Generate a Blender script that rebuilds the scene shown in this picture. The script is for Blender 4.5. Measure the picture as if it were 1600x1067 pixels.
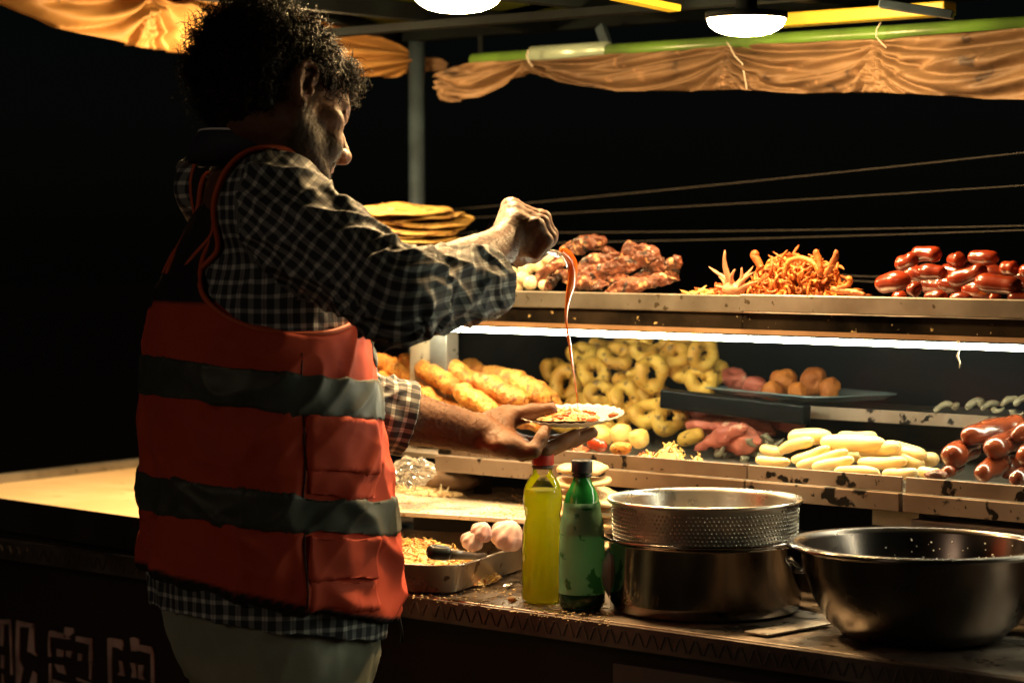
import bpy, math, random
import numpy as np
from mathutils import Vector, Matrix
import openvdb
R = math.radians
rng = np.random.default_rng(7)
random.seed(7)
for o in list(bpy.data.objects): bpy.data.objects.remove(o)
SC = bpy.context.scene
COL = SC.collection
# ------------------------------------------------------------------ camera
F = 3778.0; CX, CY = 800.0, 533.5
CAMZ = 1.46
AZ = R(48.4); PIT = math.atan((533.5-370)/F)
vh = np.array([-math.cos(AZ), math.sin(AZ), 0.0]); rt = np.array([math.sin(AZ), math.cos(AZ), 0.0]); zz = np.array([0, 0, 1.0])
vf = vh*math.cos(PIT) - zz*math.sin(PIT); up = vh*math.sin(PIT) + zz*math.cos(PIT)
C0 = np.array([0, 0, CAMZ])
cam_d = bpy.data.cameras.new('camera'); cam = bpy.data.objects.new('camera', cam_d); COL.objects.link(cam)
cam_d.lens = 85.0; cam_d.sensor_width = 36.0; cam_d.clip_start = .05; cam_d.clip_end = 500
cam_d.dof.use_dof = True; cam_d.dof.focus_distance = 3.8; cam_d.dof.aperture_fstop = 4.0
m = Matrix.Identity(4)
for i, a in enumerate((rt, up, -vf)):
    for j in range(3): m[j][i] = a[j]
m.translation = Vector(C0); cam.matrix_world = m
SC.camera = cam
# ------------------------------------------------------------------ night sky, one weak distant street light
W = bpy.data.worlds.new('World'); SC.world = W; W.use_nodes = True
nt = W.node_tree; bg = nt.nodes['Background']
sky = nt.nodes.new('ShaderNodeTexSky'); sky.sky_type = 'NISHITA'; sky.sun_disc = False
sky.sun_elevation = R(28); sky.sun_rotation = R(200)
nt.links.new(sky.outputs[0], bg.inputs[0]); bg.inputs[1].default_value = 0.00035
sd = bpy.data.lights.new('street_light_glow', 'SUN'); so = bpy.data.objects.new('street_light_glow', sd); COL.objects.link(so)
sd.energy = 0.12; sd.angle = R(12); sd.color = (1.0, .72, .48)
sdir = vh*0.75 + rt*0.65 - zz*0.35            # travels away from the camera, left to right, slightly down
so.rotation_euler = Vector(sdir).to_track_quat('-Z', 'Y').to_euler()
SC.view_settings.view_transform = 'Standard'; SC.view_settings.look = 'None'
SC.view_settings.exposure = 0.0; SC.view_settings.gamma = 1.0; SC.view_settings.use_curve_mapping = False
SC.cycles.use_denoising = True
SC.cycles.max_bounces = 8; SC.cycles.transparent_max_bounces = 12
SC.cycles.sample_clamp_indirect = 6

# ------------------------------------------------------------------ pixel of the photograph -> place in the world
def ray(px, py): return vf + rt*((px-CX)/F) - up*((py-CY)/F)
def PD(px, py, d): return C0 + ray(px, py)*d
def PY(px, py, Y):
    q = ray(px, py); return C0 + q*(Y/q[1])
def PZ(px, py, Z):
    q = ray(px, py); return C0 + q*((Z-CAMZ)/q[2])
def dep(p): return float(np.dot(np.asarray(p)-C0, vf))
def m_px(p): return dep(p)/F                  # metres per photo pixel at p

# ------------------------------------------------------------------ materials
def M(name, base, rough=.5, metal=0, c2=None, s2=8, w2=.5, spots=None, bump=0, bs=60, bdist=.002, coat=0, sss=0, sssr=(.02,.008,.004),
      trans=0, ior=1.45, rrange=None, attr=None, rv=.12, det=5, spec=.5, trl=0):
    mt = bpy.data.materials.new(name); mt.use_nodes = True
    n, l = mt.node_tree.nodes, mt.node_tree.links
    b = n['Principled BSDF']
    tc = n.new('ShaderNodeTexCoord'); oi = n.new('ShaderNodeObjectInfo')
    mul = n.new('ShaderNodeVectorMath'); mul.operation = 'SCALE'; mul.inputs[0].default_value = (7.3, 3.1, 5.7)
    l.new(oi.outputs['Random'], mul.inputs['Scale'])
    add = n.new('ShaderNodeVectorMath'); add.operation = 'ADD'
    l.new(tc.outputs['Object'], add.inputs[0]); l.new(mul.outputs[0], add.inputs[1])
    co = add.outputs[0]
    def rgb(c): 
        x = n.new('ShaderNodeRGB'); x.outputs[0].default_value = (*c, 1); return x.outputs[0]
    def mixc(f, a, bb):
        x = n.new('ShaderNodeMix'); x.data_type = 'RGBA'
        l.new(f, x.inputs[0]); l.new(a, x.inputs[6]); l.new(bb, x.inputs[7]); return x.outputs[2]
    def ramp(f, a, bb):
        x = n.new('ShaderNodeMapRange'); x.inputs[1].default_value = a; x.inputs[2].default_value = bb; l.new(f, x.inputs[0]); return x.outputs[0]
    def noise(sc, d=det):
        x = n.new('ShaderNodeTexNoise'); x.inputs['Scale'].default_value = sc; x.inputs['Detail'].default_value = d
        l.new(co, x.inputs['Vector']); return x.outputs['Fac']
    col = rgb(base)
    if c2 is not None:
        col = mixc(ramp(noise(s2), w2-.13, w2+.13), col, rgb(c2))
    if spots is not None:
        for (sc_, s_s, th) in spots:
            col = mixc(ramp(noise(s_s, 4), th, th+.04), col, rgb(sc_))
    if attr is not None:
        for an, ac in attr:
            at = n.new('ShaderNodeAttribute'); at.attribute_name = an
            col = mixc(at.outputs['Fac'], col, rgb(ac))
    if rv:
        hs = n.new('ShaderNodeHueSaturation'); l.new(col, hs.inputs['Color'])
        mr = n.new('ShaderNodeMapRange'); mr.inputs[3].default_value = 1-rv; mr.inputs[4].default_value = 1+rv
        l.new(oi.outputs['Random'], mr.inputs[0]); l.new(mr.outputs[0], hs.inputs['Value']); col = hs.outputs[0]
    l.new(col, b.inputs['Base Color'])
    b.inputs['Roughness'].default_value = rough; b.inputs['Metallic'].default_value = metal
    b.inputs['Specular IOR Level'].default_value = spec
    if rrange:
        mr = n.new('ShaderNodeMapRange'); l.new(noise(rrange[2]), mr.inputs[0]); mr.inputs[1].default_value=.35; mr.inputs[2].default_value=.65
        mr.inputs[3].default_value = rrange[0]; mr.inputs[4].default_value = rrange[1]; l.new(mr.outputs[0], b.inputs['Roughness'])
    b.inputs['Coat Weight'].default_value = coat; b.inputs['Coat Roughness'].default_value = .12
    if sss: b.inputs['Subsurface Weight'].default_value = sss; b.inputs['Subsurface Radius'].default_value = sssr; b.inputs['Subsurface Scale'].default_value = 1.0
    b.inputs['Transmission Weight'].default_value = trans; b.inputs['IOR'].default_value = ior
    if bump:
        bp = n.new('ShaderNodeBump'); bp.inputs['Strength'].default_value = bump; bp.inputs['Distance'].default_value = bdist
        l.new(noise(bs, 6), bp.inputs['Height']); l.new(bp.outputs[0], b.inputs['Normal'])
    if trl:
        t = n.new('ShaderNodeBsdfTranslucent'); l.new(col, t.inputs[0]); mx = n.new('ShaderNodeMixShader'); mx.inputs[0].default_value = trl
        l.new(b.outputs[0], mx.inputs[1]); l.new(t.outputs[0], mx.inputs[2]); l.new(mx.outputs[0], n['Material Output'].inputs[0])
    return mt
def EM(name, c, s):
    mt = bpy.data.materials.new(name); mt.use_nodes = True; n, l = mt.node_tree.nodes, mt.node_tree.links
    e = n.new('ShaderNodeEmission'); e.inputs[0].default_value = (*c, 1); e.inputs[1].default_value = s
    l.new(e.outputs[0], n['Material Output'].inputs[0]); return mt
def GLASS(name, tint=(1,1,1), refl=.06, rough=.05, fior=1.5):
    mt = bpy.data.materials.new(name); mt.use_nodes = True; n, l = mt.node_tree.nodes, mt.node_tree.links
    t = n.new('ShaderNodeBsdfTransparent'); t.inputs[0].default_value = (*tint, 1)
    g = n.new('ShaderNodeBsdfGlossy'); g.inputs['Roughness'].default_value = rough
    fr = n.new('ShaderNodeFresnel'); fr.inputs[0].default_value = fior
    d = n.new('ShaderNodeBsdfDiffuse'); d.inputs[0].default_value = (.8,.8,.8,1)
    m1 = n.new('ShaderNodeMixShader'); l.new(fr.outputs[0], m1.inputs[0]); l.new(t.outputs[0], m1.inputs[1]); l.new(g.outputs[0], m1.inputs[2])
    m2 = n.new('ShaderNodeMixShader'); m2.inputs[0].default_value = refl; l.new(m1.outputs[0], m2.inputs[1]); l.new(d.outputs[0], m2.inputs[2])
    l.new(m2.outputs[0], n['Material Output'].inputs[0]); return mt

# ------------------------------------------------------------------ mesh tools (V: n x 3 array, Fs: list of index arrays)
def nz(P, freq, seed=0, octv=3, gain=.5):
    r = np.random.default_rng(seed); out = np.zeros(len(P)); a = 1.0; tot = 0
    P = np.asarray(P, dtype=float)
    for o in range(octv):
        s = np.zeros(len(P)); wv = P*freq
        wv = wv + .6*np.sin(wv[:, [1, 2, 0]]*1.3 + r.uniform(0, 6, 3))
        for k in range(5):
            d = r.normal(size=3); d /= np.linalg.norm(d)
            s += np.sin(wv@(d*r.uniform(.7, 1.5)*2.2) + r.uniform(0, 6.28))
        out += a*s/2.6; tot += a; a *= gain; freq *= 2.03
    return np.clip(out/tot, -1.5, 1.5)
def cat(parts):
    Vs, Fs, o = [], {}, 0
    for V, fl in parts:
        V = np.asarray(V, float); Vs.append(V)
        for f in fl:
            f = np.asarray(f)
            if len(f): Fs.setdefault(f.shape[1], []).append(f+o)
        o += len(V)
    return np.concatenate(Vs), [np.concatenate(x) for x in Fs.values()]
def mesh_of(name, V, Fs, mat, smooth=True):
    me = bpy.data.meshes.new(name); V = np.asarray(V, np.float32)
    Fs = [np.asarray(f, np.int32) for f in Fs if len(f)]
    lv = np.concatenate([f.ravel() for f in Fs]); lt = np.concatenate([np.full(len(f), f.shape[1], np.int32) for f in Fs])
    ls = np.concatenate([[0], np.cumsum(lt)[:-1]]).astype(np.int32)
    me.vertices.add(len(V)); me.vertices.foreach_set('co', V.ravel())
    me.loops.add(len(lv)); me.loops.foreach_set('vertex_index', lv)
    me.polygons.add(len(lt)); me.polygons.foreach_set('loop_start', ls); me.polygons.foreach_set('loop_total', lt)
    me.polygons.foreach_set('use_smooth', np.full(len(lt), smooth, bool))
    me.update(calc_edges=True); me.validate()
    for mm in (mat if isinstance(mat, (list, tuple)) else [mat]): me.materials.append(mm)
    return me
def vnormals(V, Fs):
    N = np.zeros_like(V)
    for f in Fs:
        a, b, c = V[f[:, 0]], V[f[:, 1]], V[f[:, 2]]
        n = np.cross(b-a, c-a)
        if f.shape[1] == 4: n = n + np.cross(c-a, V[f[:, 3]]-a)
        for k in range(f.shape[1]):
            for ax in range(3): N[:, ax] += np.bincount(f[:, k], n[:, ax], len(V))
    return N/np.maximum(np.linalg.norm(N, axis=1), 1e-12)[:, None]
def bumpy(V, Fs, amp, freq, seed=0, octv=3):
    return V + vnormals(V, Fs)*(amp*nz(V, freq, seed, octv))[:, None]
def setp(o, label=None, cat_=None, group=None, kind=None):
    if label: o['label'] = label
    if cat_: o['category'] = cat_
    if group: o['group'] = group
    if kind: o['kind'] = kind
    return o
def obj(name, VF, mat, parent=None, label=None, cat_=None, group=None, kind=None, smooth=True, local=False, bevel=0):
    """one mesh object from world coordinates (local=True: coordinates already in the parent's frame)"""
    V, Fs = VF; V = np.array(V, float)
    loc = None
    if parent is None and not local:
        lo, hi = V.min(0), V.max(0); loc = np.array([(lo[0]+hi[0])/2, (lo[1]+hi[1])/2, lo[2]]); V = V - loc
    elif parent is not None and not local:
        pm = parent_world(parent); V = np.c_[V, np.ones(len(V))]@np.array(pm.inverted()).T; V = V[:, :3]
    o = bpy.data.objects.new(name, mesh_of(name, V, Fs, mat, smooth)); COL.objects.link(o)
    if loc is not None: o.location = loc
    if parent is not None: o.parent = parent
    if bevel:
        b = o.modifiers.new('bevel', 'BEVEL'); b.width = bevel; b.segments = 2; b.limit_method = 'ANGLE'; b.angle_limit = R(40)
        if not smooth: pass
    return setp(o, label, cat_, group, kind)
def parent_world(p):
    m = Matrix.LocRotScale(p.location, p.rotation_euler, p.scale)
    return parent_world(p.parent)@m if p.parent else m
def thing(name, label, cat_, loc=(0, 0, 0), rz=0, group=None):
    o = bpy.data.objects.new(name, None); COL.objects.link(o); o.location = loc; o.rotation_euler = (0, 0, rz); o.empty_display_size = .05
    return setp(o, label, cat_, group)
def box(lo, hi):
    x0, y0, z0 = lo; x1, y1, z1 = hi
    V = np.array([[x0,y0,z0],[x1,y0,z0],[x1,y1,z0],[x0,y1,z0],[x0,y0,z1],[x1,y0,z1],[x1,y1,z1],[x0,y1,z1]], float)
    return V, [np.array([[0,3,2,1],[4,5,6,7],[0,1,5,4],[1,2,6,5],[2,3,7,6],[3,0,4,7]])]
def prism(poly, z0, z1):
    n = len(poly); a = np.array([[p[0], p[1]] for p in poly], float)
    V = np.r_[np.c_[a, np.full(n, z0)], np.c_[a, np.full(n, z1)]]
    ar = sum(a[i,0]*a[(i+1)%n,1]-a[(i+1)%n,0]*a[i,1] for i in range(n))
    t, b = np.arange(n)[None, :]+n, np.arange(n)[None, ::-1]
    s = np.array([[i, (i+1)%n, (i+1)%n+n, i+n] for i in range(n)])
    if ar < 0: t, b, s = t[:, ::-1], b[:, ::-1], s[:, ::-1]
    return V, [t, b, s]
def bar(p, q, w, h, upv=(0, 0, 1)):
    """box beam from p to q, w across, h along upv"""
    p, q = np.asarray(p, float), np.asarray(q, float); d = q-p; L = np.linalg.norm(d); d = d/L
    u = np.asarray(upv, float); s = np.cross(d, u); s /= np.linalg.norm(s); u = np.cross(s, d)
    V, f = box((0, -w/2, -h/2), (L, w/2, h/2))
    return p + V[:, :1]*d - V[:, 1:2]*s + V[:, 2:]*u, f
def frames(path):
    path = np.asarray(path, float); n = len(path)
    T = np.gradient(path, axis=0); T /= np.maximum(np.linalg.norm(T, axis=1), 1e-9)[:, None]
    a = np.array([0, 0, 1.0]) if abs(T[0][2]) < .9 else np.array([1.0, 0, 0])
    u = np.cross(T[0], a); u /= np.linalg.norm(u); U = [u]
    for i in range(1, n):
        u = U[-1]-T[i]*np.dot(U[-1], T[i]); u /= max(np.linalg.norm(u), 1e-9); U.append(u)
    U = np.array(U); return T, U, np.cross(T, U)
def sweep(path, rad, sides=10, flat=(1, 1), cap=True, twist=0):
    path = np.asarray(path, float); n = len(path); rad = np.broadcast_to(np.asarray(rad, float), (n,))
    T, U, B = frames(path); th = np.linspace(0, 2*np.pi, sides, endpoint=False)
    th = th[None, :] + (np.linspace(0, twist, n)[:, None] if twist else 0)
    th = np.broadcast_to(th, (n, sides))
    V = path[:, None] + (U[:, None]*np.cos(th)[..., None]*flat[0] + B[:, None]*np.sin(th)[..., None]*flat[1])*rad[:, None, None]
    V = V.reshape(-1, 3); i = np.arange(n-1)[:, None]*sides; j = np.arange(sides)[None]; j2 = (j+1) % sides
    q = np.stack([i+j, i+j2, i+sides+j2, i+sides+j], -1).reshape(-1, 4)
    Fs = [q]
    if cap:
        V = np.r_[V, path[:1], path[-1:]]; a, b = n*sides, n*sides+1; jj = np.arange(sides); k2 = (jj+1) % sides
        Fs.append(np.r_[np.c_[np.full(sides, a), k2, jj], np.c_[np.full(sides, b), (n-1)*sides+jj, (n-1)*sides+k2]])
    return V, Fs
def lathe(prof, c=(0, 0, 0), seg=40):
    """profile of (r, z); closed at the axis where r = 0"""
    prof = np.asarray(prof, float); n = len(prof); th = np.linspace(0, 2*np.pi, seg, endpoint=False)
    V = np.stack([prof[:, :1]*np.cos(th), prof[:, :1]*np.sin(th), np.broadcast_to(prof[:, 1:], (n, seg))], -1).reshape(-1, 3)
    i = np.arange(n-1)[:, None]*seg; j = np.arange(seg)[None]; j2 = (j+1) % seg
    q = np.stack([i+j, i+j2, i+seg+j2, i+seg+j], -1).reshape(-1, 4)
    return V+np.asarray(c), [q]
def ico(sub=2):
    t = (1+5**.5)/2
    V = [(-1,t,0),(1,t,0),(-1,-t,0),(1,-t,0),(0,-1,t),(0,1,t),(0,-1,-t),(0,1,-t),(t,0,-1),(t,0,1),(-t,0,-1),(-t,0,1)]
    Fc = [(0,11,5),(0,5,1),(0,1,7),(0,7,10),(0,10,11),(1,5,9),(5,11,4),(11,10,2),(10,7,6),(7,1,8),(3,9,4),(3,4,2),(3,2,6),(3,6,8),(3,8,9),(4,9,5),(2,4,11),(6,2,10),(8,6,7),(9,8,1)]
    V = [np.array(v)/np.linalg.norm(v) for v in V]
    for _ in range(sub):
        c = {}; nf = []
        def mid(a, b):
            k = (min(a, b), max(a, b))
            if k not in c: v = V[a]+V[b]; V.append(v/np.linalg.norm(v)); c[k] = len(V)-1
            return c[k]
        for a, b, d in Fc:
            x, y, z = mid(a, b), mid(b, d), mid(d, a); nf += [(a,x,z),(b,y,x),(d,z,y),(x,y,z)]
        Fc = nf
    return np.array(V), [np.array(Fc)]
ICO = {k: ico(k) for k in (1, 2, 3)}
def blob(c, r, amp=0, freq=20, seed=0, sub=2, rot=None):
    V, f = ICO[sub]; V = V*np.asarray(r, float)
    if amp: V = bumpy(V, f, amp, freq, seed)
    if rot is not None: V = V@np.array(Matrix.Rotation(rot[0], 3, rot[1] if len(rot) > 1 else 'Z')).T
    return V+np.asarray(c, float), f
def stick(p, q, r, bend=0, amp=0, freq=25, seed=0, sides=12, n=14, power=6, bdir=(0, 0, 1), flat=(1, 1), taper=0):
    """a rounded, slightly bent roll between p and q"""
    p, q = np.asarray(p, float), np.asarray(q, float); t = (1-np.cos(np.linspace(0, np.pi, n)))/2
    path = p+(q-p)*t[:, None]+np.asarray(bdir, float)*(bend*4*t*(1-t))[:, None]
    L = np.linalg.norm(q-p); pw = max(min(power, 3.0), power*min(1.0, L/(4*r)))
    if power >= 9:      # true round ends
        dd = np.maximum(np.abs(2*t-1)*L/2-(L/2-1.05*r), 0)/(1.05*r); rad = r*np.sqrt(np.maximum(1-dd**2, 0))*(1+.07*np.sin(t*9+seed))*(1+taper*(t-.5))+1e-5
    else: rad = r*np.maximum(1-np.abs(2*t-1)**pw, 0)**.5*(1+taper*(t-.5)) + 1e-5
    V, f = sweep(path, rad, sides, flat)
    if amp: V = bumpy(V, f, amp, freq, seed)
    return V, f
def ring(c, nrm, Rr, r, amp=0, freq=30, seed=0, n=28, sides=10):
    nrm = np.asarray(nrm, float); nrm /= np.linalg.norm(nrm); a = np.cross(nrm, [0, 0, 1.0])
    if np.linalg.norm(a) < .1: a = np.array([1.0, 0, 0])
    a /= np.linalg.norm(a); b = np.cross(nrm, a); r_ = np.random.default_rng(seed)
    th = np.linspace(0, 2*np.pi, n, endpoint=False); ph = np.linspace(0, 2*np.pi, sides, endpoint=False)
    k = r_.uniform(0, 6, 3); RR = Rr*(1+.09*np.sin(2*th+k[0])+.05*np.sin(3*th+k[1])); rr = r*(1+.14*np.sin(3*th+k[2])+.1*np.sin(5*th+k[0]))
    e = a*np.cos(th)[:, None]+b*np.sin(th)[:, None]
    V = (np.asarray(c)+e[:, None]*(RR[:, None]+rr[:, None]*np.cos(ph))[..., None]+nrm*(rr[:, None]*np.sin(ph)+.12*Rr*np.sin(2*th+k[1])[:, None])[..., None]).reshape(-1, 3)
    i = np.arange(n)[:, None]; j = np.arange(sides)[None]; i2 = (i+1) % n; j2 = (j+1) % sides
    q = np.stack([i*sides+j, i*sides+j2, i2*sides+j2, i2*sides+j], -1).reshape(-1, 4)[:, ::-1]
    if amp: V = bumpy(V, [q], amp, freq, seed)
    return V, [q]
ORD = ['leftmost', 'second from left', 'third from left', 'fourth from left', 'fifth from left', 'sixth from left', 'seventh from left', 'eighth from left', 'ninth from left', 'tenth from left', 'eleventh from left', 'twelfth from left']
def ordw(i, n):
    if n == 1: return 'only one'
    if i == n-1: return 'rightmost'
    if i == n-2 and n > 4: return 'second from right'
    return ORD[i]
# ================================================================== MATERIALS
black = M('black_paint', (.012,.011,.010), .45, c2=(.03,.026,.022), s2=6, bump=.2, bs=40, rv=0)
steel = M('stainless_steel', (.55,.52,.48), .22, 1, c2=(.42,.39,.35), s2=5, rrange=(.16,.34,9), bump=.04, bs=25, rv=0)
steel_dull = M('dull_steel', (.42,.39,.36), .45, 1, c2=(.25,.22,.19), s2=9, spots=[((.05,.04,.035), 38, .62)], rrange=(.3,.6,12), bump=.15, bs=60, rv=0)
steel_stain = M('stained_steel', (.34,.27,.22), .5, .7, c2=(.22,.16,.12), s2=7, spots=[((.012,.01,.009), 26, .585), ((.03,.02,.015), 70, .66)], bump=.25, bs=50, rv=0)
tray_metal = M('tray_metal', (.33,.31,.27), .42, .75, c2=(.20,.18,.15), s2=10, spots=[((.10,.08,.05), 60, .66)], bump=.1, bs=80, rv=0)
speck = M('black_strip_with_batter_specks', (.005,.0045,.004), .8, 0, spec=0, c2=(.03,.022,.015), s2=10, spots=[((.5,.36,.16), 42, .68), ((.55,.45,.3), 95, .70)], bump=.3, bs=50, rv=0)
tan_strip = M('tan_strip', (.45,.28,.16), .5, .3, c2=(.32,.19,.1), s2=12, rv=0)
counter_m = M('counter_steel', (.40,.34,.29), .38, .85, c2=(.25,.19,.15), s2=6, spots=[((.07,.05,.035), 30, .6)], rrange=(.22,.55,10), bump=.25, bs=45, rv=0)
edge_m = M('tread_plate', (.20,.17,.15), .48, .85, c2=(.10,.08,.07), s2=12, rv=0, bump=.2, bs=70)
panel_m = M('dark_front_panel', (.014,.007,.006), .55, c2=(.022,.012,.010), s2=3, rv=0)
navy = M('navy_back_wall', (.0030,.0050,.0085), .6, .0, c2=(.006,.008,.011), s2=5, rv=0, bump=.15, bs=30, spec=.03)
cream_board = M('cream_board', (.74,.58,.36), .5, c2=(.66,.47,.26), s2=5, spots=[((.5,.33,.16), 16, .68)], rv=0, bump=.05, bs=60)
cream_paint = M('old_cream_paint', (.55,.47,.33), .5, c2=(.40,.31,.20), s2=12, spots=[((.06,.04,.03), 45, .63)], rv=0)
roof_m = M('green_roof_sheet', (.030,.046,.006), .7, spec=.05, c2=(.045,.060,.008), s2=3, rv=0, rrange=(.3,.6,5))
beam_m = M('grey_steel_beam', (.006,.009,.010), .7, 0, spec=.06, c2=(.003,.004,.005), s2=7, rv=0, bump=.1, bs=50)
yellow_m = M('yellow_painted_steel', (.55,.42,.03), .4, c2=(.42,.30,.02), s2=6, rv=0, bump=.1, bs=40)
green_pipe = M('green_painted_pipe', (.12,.25,.04), .28, c2=(.07,.13,.03), s2=10, rv=0, bump=.08, bs=40)
pole_m = M('blue_grey_pole', (.07,.11,.145), .38, .5, c2=(.04,.06,.08), s2=15, rv=0, bump=.1, bs=60)
tarp_m = M('orange_tan_tarp', (.56,.31,.10), .6, c2=(.38,.19,.05), s2=5, rv=0, bump=.5, bs=25, bdist=.006, trl=.2, spots=[((.10,.05,.02), 11, .66)])
tarp_r = M('red_tarp_band', (.40,.05,.02), .5, rv=0)
tarp_b = M('brown_tarp', (.23,.140,.070), .62, c2=(.12,.070,.036), s2=7, rv=0, bump=.5, bs=35, bdist=.006, trl=.12, spots=[((.30,.18,.10), 30, .64), ((.05,.03,.02), 14, .66)])
wire_m = M('steel_wire', (.10,.095,.09), .6, .2, rv=0)
asphalt = M('asphalt', (.045,.045,.047), .85, c2=(.06,.058,.055), s2=3, bump=.5, bs=120, rv=0)
LAMPC = (1.0, .64, .28)
lamp_glow = EM('lit_lamp_dome', LAMPC, 440)
tube_glow = EM('lit_tube', (.98, 1.0, .72), 92)
wht = M('white_plastic', (.7,.68,.62), .4, rv=0)
letter_m = M('pale_sign_outline', (.62,.44,.40), .5, c2=(.30,.2,.19), s2=14, rv=0)
glass_case = GLASS('case_glass', (.98,.99,.98), .002, .10, 1.13)

# ================================================================== SETTING
n = 24
gx = np.linspace(-60, 60, n); G = np.array([[x, y+20, 0] for y in gx for x in gx])
obj('ground', (G, [np.array([[j*n+i, j*n+i+1, (j+1)*n+i+1, (j+1)*n+i] for j in range(n-1) for i in range(n-1)])]), asphalt, kind='structure', local=True)

# ================================================================== STALL
ST = thing('food_stall', 'night street food stall with steel counter, lit display case and low green roof', 'food stall', (-2.4, 3.25, 0))
XL, XR = -4.35, -.75
YC = 2.81; ZC = .88
obj('countertop', box((XL, YC+.004, ZC-.03), (XR, 3.95, ZC)), counter_m, ST, bevel=.002, smooth=False)
obj('counter_edge', box((XL, YC-.004, ZC-.038), (XR, YC+.004, ZC-.002)), edge_m, ST, smooth=False, bevel=.0015)
# raised bars of the tread plate edge
tp = []
for k in range(int((XR-XL)/.0135)):
    x = XL+.01+k*.0135; s = 1 if k % 2 else -1
    tp.append(bar((x-.0045, YC-.0045, ZC-.02-s*.010), (x+.0045, YC-.0045, ZC-.02+s*.010), .0022, .003, (0, 1, 0)))
obj('tread_pattern', cat(tp), edge_m, ST, kind='stuff', smooth=False)
obj('front_panel', box((XL, YC+.05, .12), (XR, YC+.06, ZC-.031)), panel_m, ST, smooth=False)
pw = PY(957, 1035, YC+.03)
obj('pale_panel', box((pw[0], YC+.03, .3), (XR-.05, YC+.045, pw[2])), M('pale_grey_panel', (.14,.125,.115), .6, c2=(.09,.08,.075), s2=5, rv=0), ST, smooth=False, bevel=.002)
for x in (XL+.05, -2.6, XR-.05):
    for y in (YC+.09, 3.8): obj('leg', box((x-.02, y-.02, 0), (x+.02, y+.02, ZC-.031)), black, ST, smooth=False)

# sign characters on the front panel: pale outlines of three characters
def glyph(polys, name='character'):
    ps = []
    for pl in polys:
        w = [PY(a, b, YC+.046) for a, b in pl]
        n = len(w); w = np.array(w); a = w.copy(); a[:, 1] = YC+.0465; b = w.copy(); b[:, 1] = YC+.0495
        ps.append((np.r_[a, b], [np.arange(n)[None], (np.arange(n)+n)[None, ::-1], np.array([[i, (i+1) % n, (i+1) % n+n, i+n] for i in range(n)])]))
    o = obj(name, cat(ps), letter_m, ST, smooth=False)
def Z1(l): return [[(x*120/1094., 950+y*120/1094.) for x, y in pl] for pl in l]
def Z2(l): return [[(120+x*140/1277., 950+y*140/1277.) for x, y in pl] for pl in l]
glyph(Z1([[(-60,160),(140,155),(150,225),(-60,225)], [(125,225),(150,225),(175,945),(145,945)], [(-10,230),(50,240),(40,540),(-10,530)], [(5,660),(55,680),(40,860),(10,840)], [(20,930),(34,960),(45,1160),(20,1160)]]), 'sign_character')
glyph(Z1([[(228,168),(275,180),(268,740),(325,850),(300,980),(268,1160),(222,1160),(215,500)], [(275,180),(470,225),(465,275),(275,262)], [(412,275),(470,235),(485,610),(512,680),(440,635),(385,612)],
          [(465,890),(515,940),(520,1160),(380,1160),(425,1020)]]), 'sign_character')
glyph(Z1([[(690,322),(730,316),(900,362),(1000,436),(940,440),(705,402),(703,560),(722,690),(680,680),(676,500)], [(915,262),(1040,285),(1045,350),(985,395),(900,415)], [(800,572),(900,600),(890,690),(802,684)], [(935,600),(1015,610),(1005,705),(935,680)],
          [(690,790),(722,780),(728,1160),(686,1160)], [(770,795),(900,815),(935,945),(820,905)], [(745,1010),(900,1060),(1080,1090),(1080,1160),(745,1160)]])
      + Z2([[(-20,395),(205,430),(215,760),(160,770),(170,515),(-20,465)], [(10,640),(70,655),(65,745),(5,745)], [(170,775),(212,775),(200,1020),(168,1010)], [(-10,985),(200,1060),(200,1100),(-10,1020)]]), 'sign_character')
glyph(Z2([[(430,425),(470,418),(640,450),(655,520),(640,600),(575,560),(495,548),(490,800),(500,1160),(445,1160),(432,700)], [(750,420),(800,412),(875,440),(880,520),(865,610),(770,610)], [(880,515),(1050,550),(1085,640),(1105,1160),(1050,1160),(1045,650),(870,600)],
          [(590,745),(640,760),(675,965),(570,945),(610,900)], [(750,775),(825,785),(850,990),(770,985),(785,880)], [(870,805),(945,810),(925,950),(960,1020),(870,1005)]]), 'sign_character')

# side table at the left with a raised rim
A = PZ(-95, 765, .955); B = PZ(216, 809, .955); Dd = B-A; B2 = A+Dd*1.45; Cc = PZ(-95, 763, .957); C2 = PZ(210, 728, .957); C3 = Cc+(C2-Cc)*1.35
Atip = (A+Cc)/2
ta = thing('side_table', 'cream topped side table with raised rim and dark front behind the man', 'table', (float(A[0]), float(A[1]), ZC))
obj('tabletop', prism([A, B2, C3, Cc], .93, .955), cream_board, ta, smooth=False)
off = np.array([0, -.004, 0])
obj('front_rail', prism([A+off-Dd*.02, B2+off, B2+off+[0,.003,0], A+[0,-.001,0]-Dd*.02], .895, .956), black, ta, smooth=False)
dC = (C3-Cc)/np.linalg.norm(C3-Cc); nC = np.array([-dC[1], dC[0], 0])
if nC[1] < 0: nC = -nC
obj('rim', prism([Cc-dC*.05, C3, C3+nC*.02, Cc-dC*.05+nC*.02], .93, .974), tray_metal, ta, smooth=False, bevel=.003)
obj('support', prism([A+[.05,.02,0], B2+[0,.02,0], C3-nC*.05, Cc-nC*.02+[.05,0,0]], ZC, .93), black, ta, smooth=False)

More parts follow.
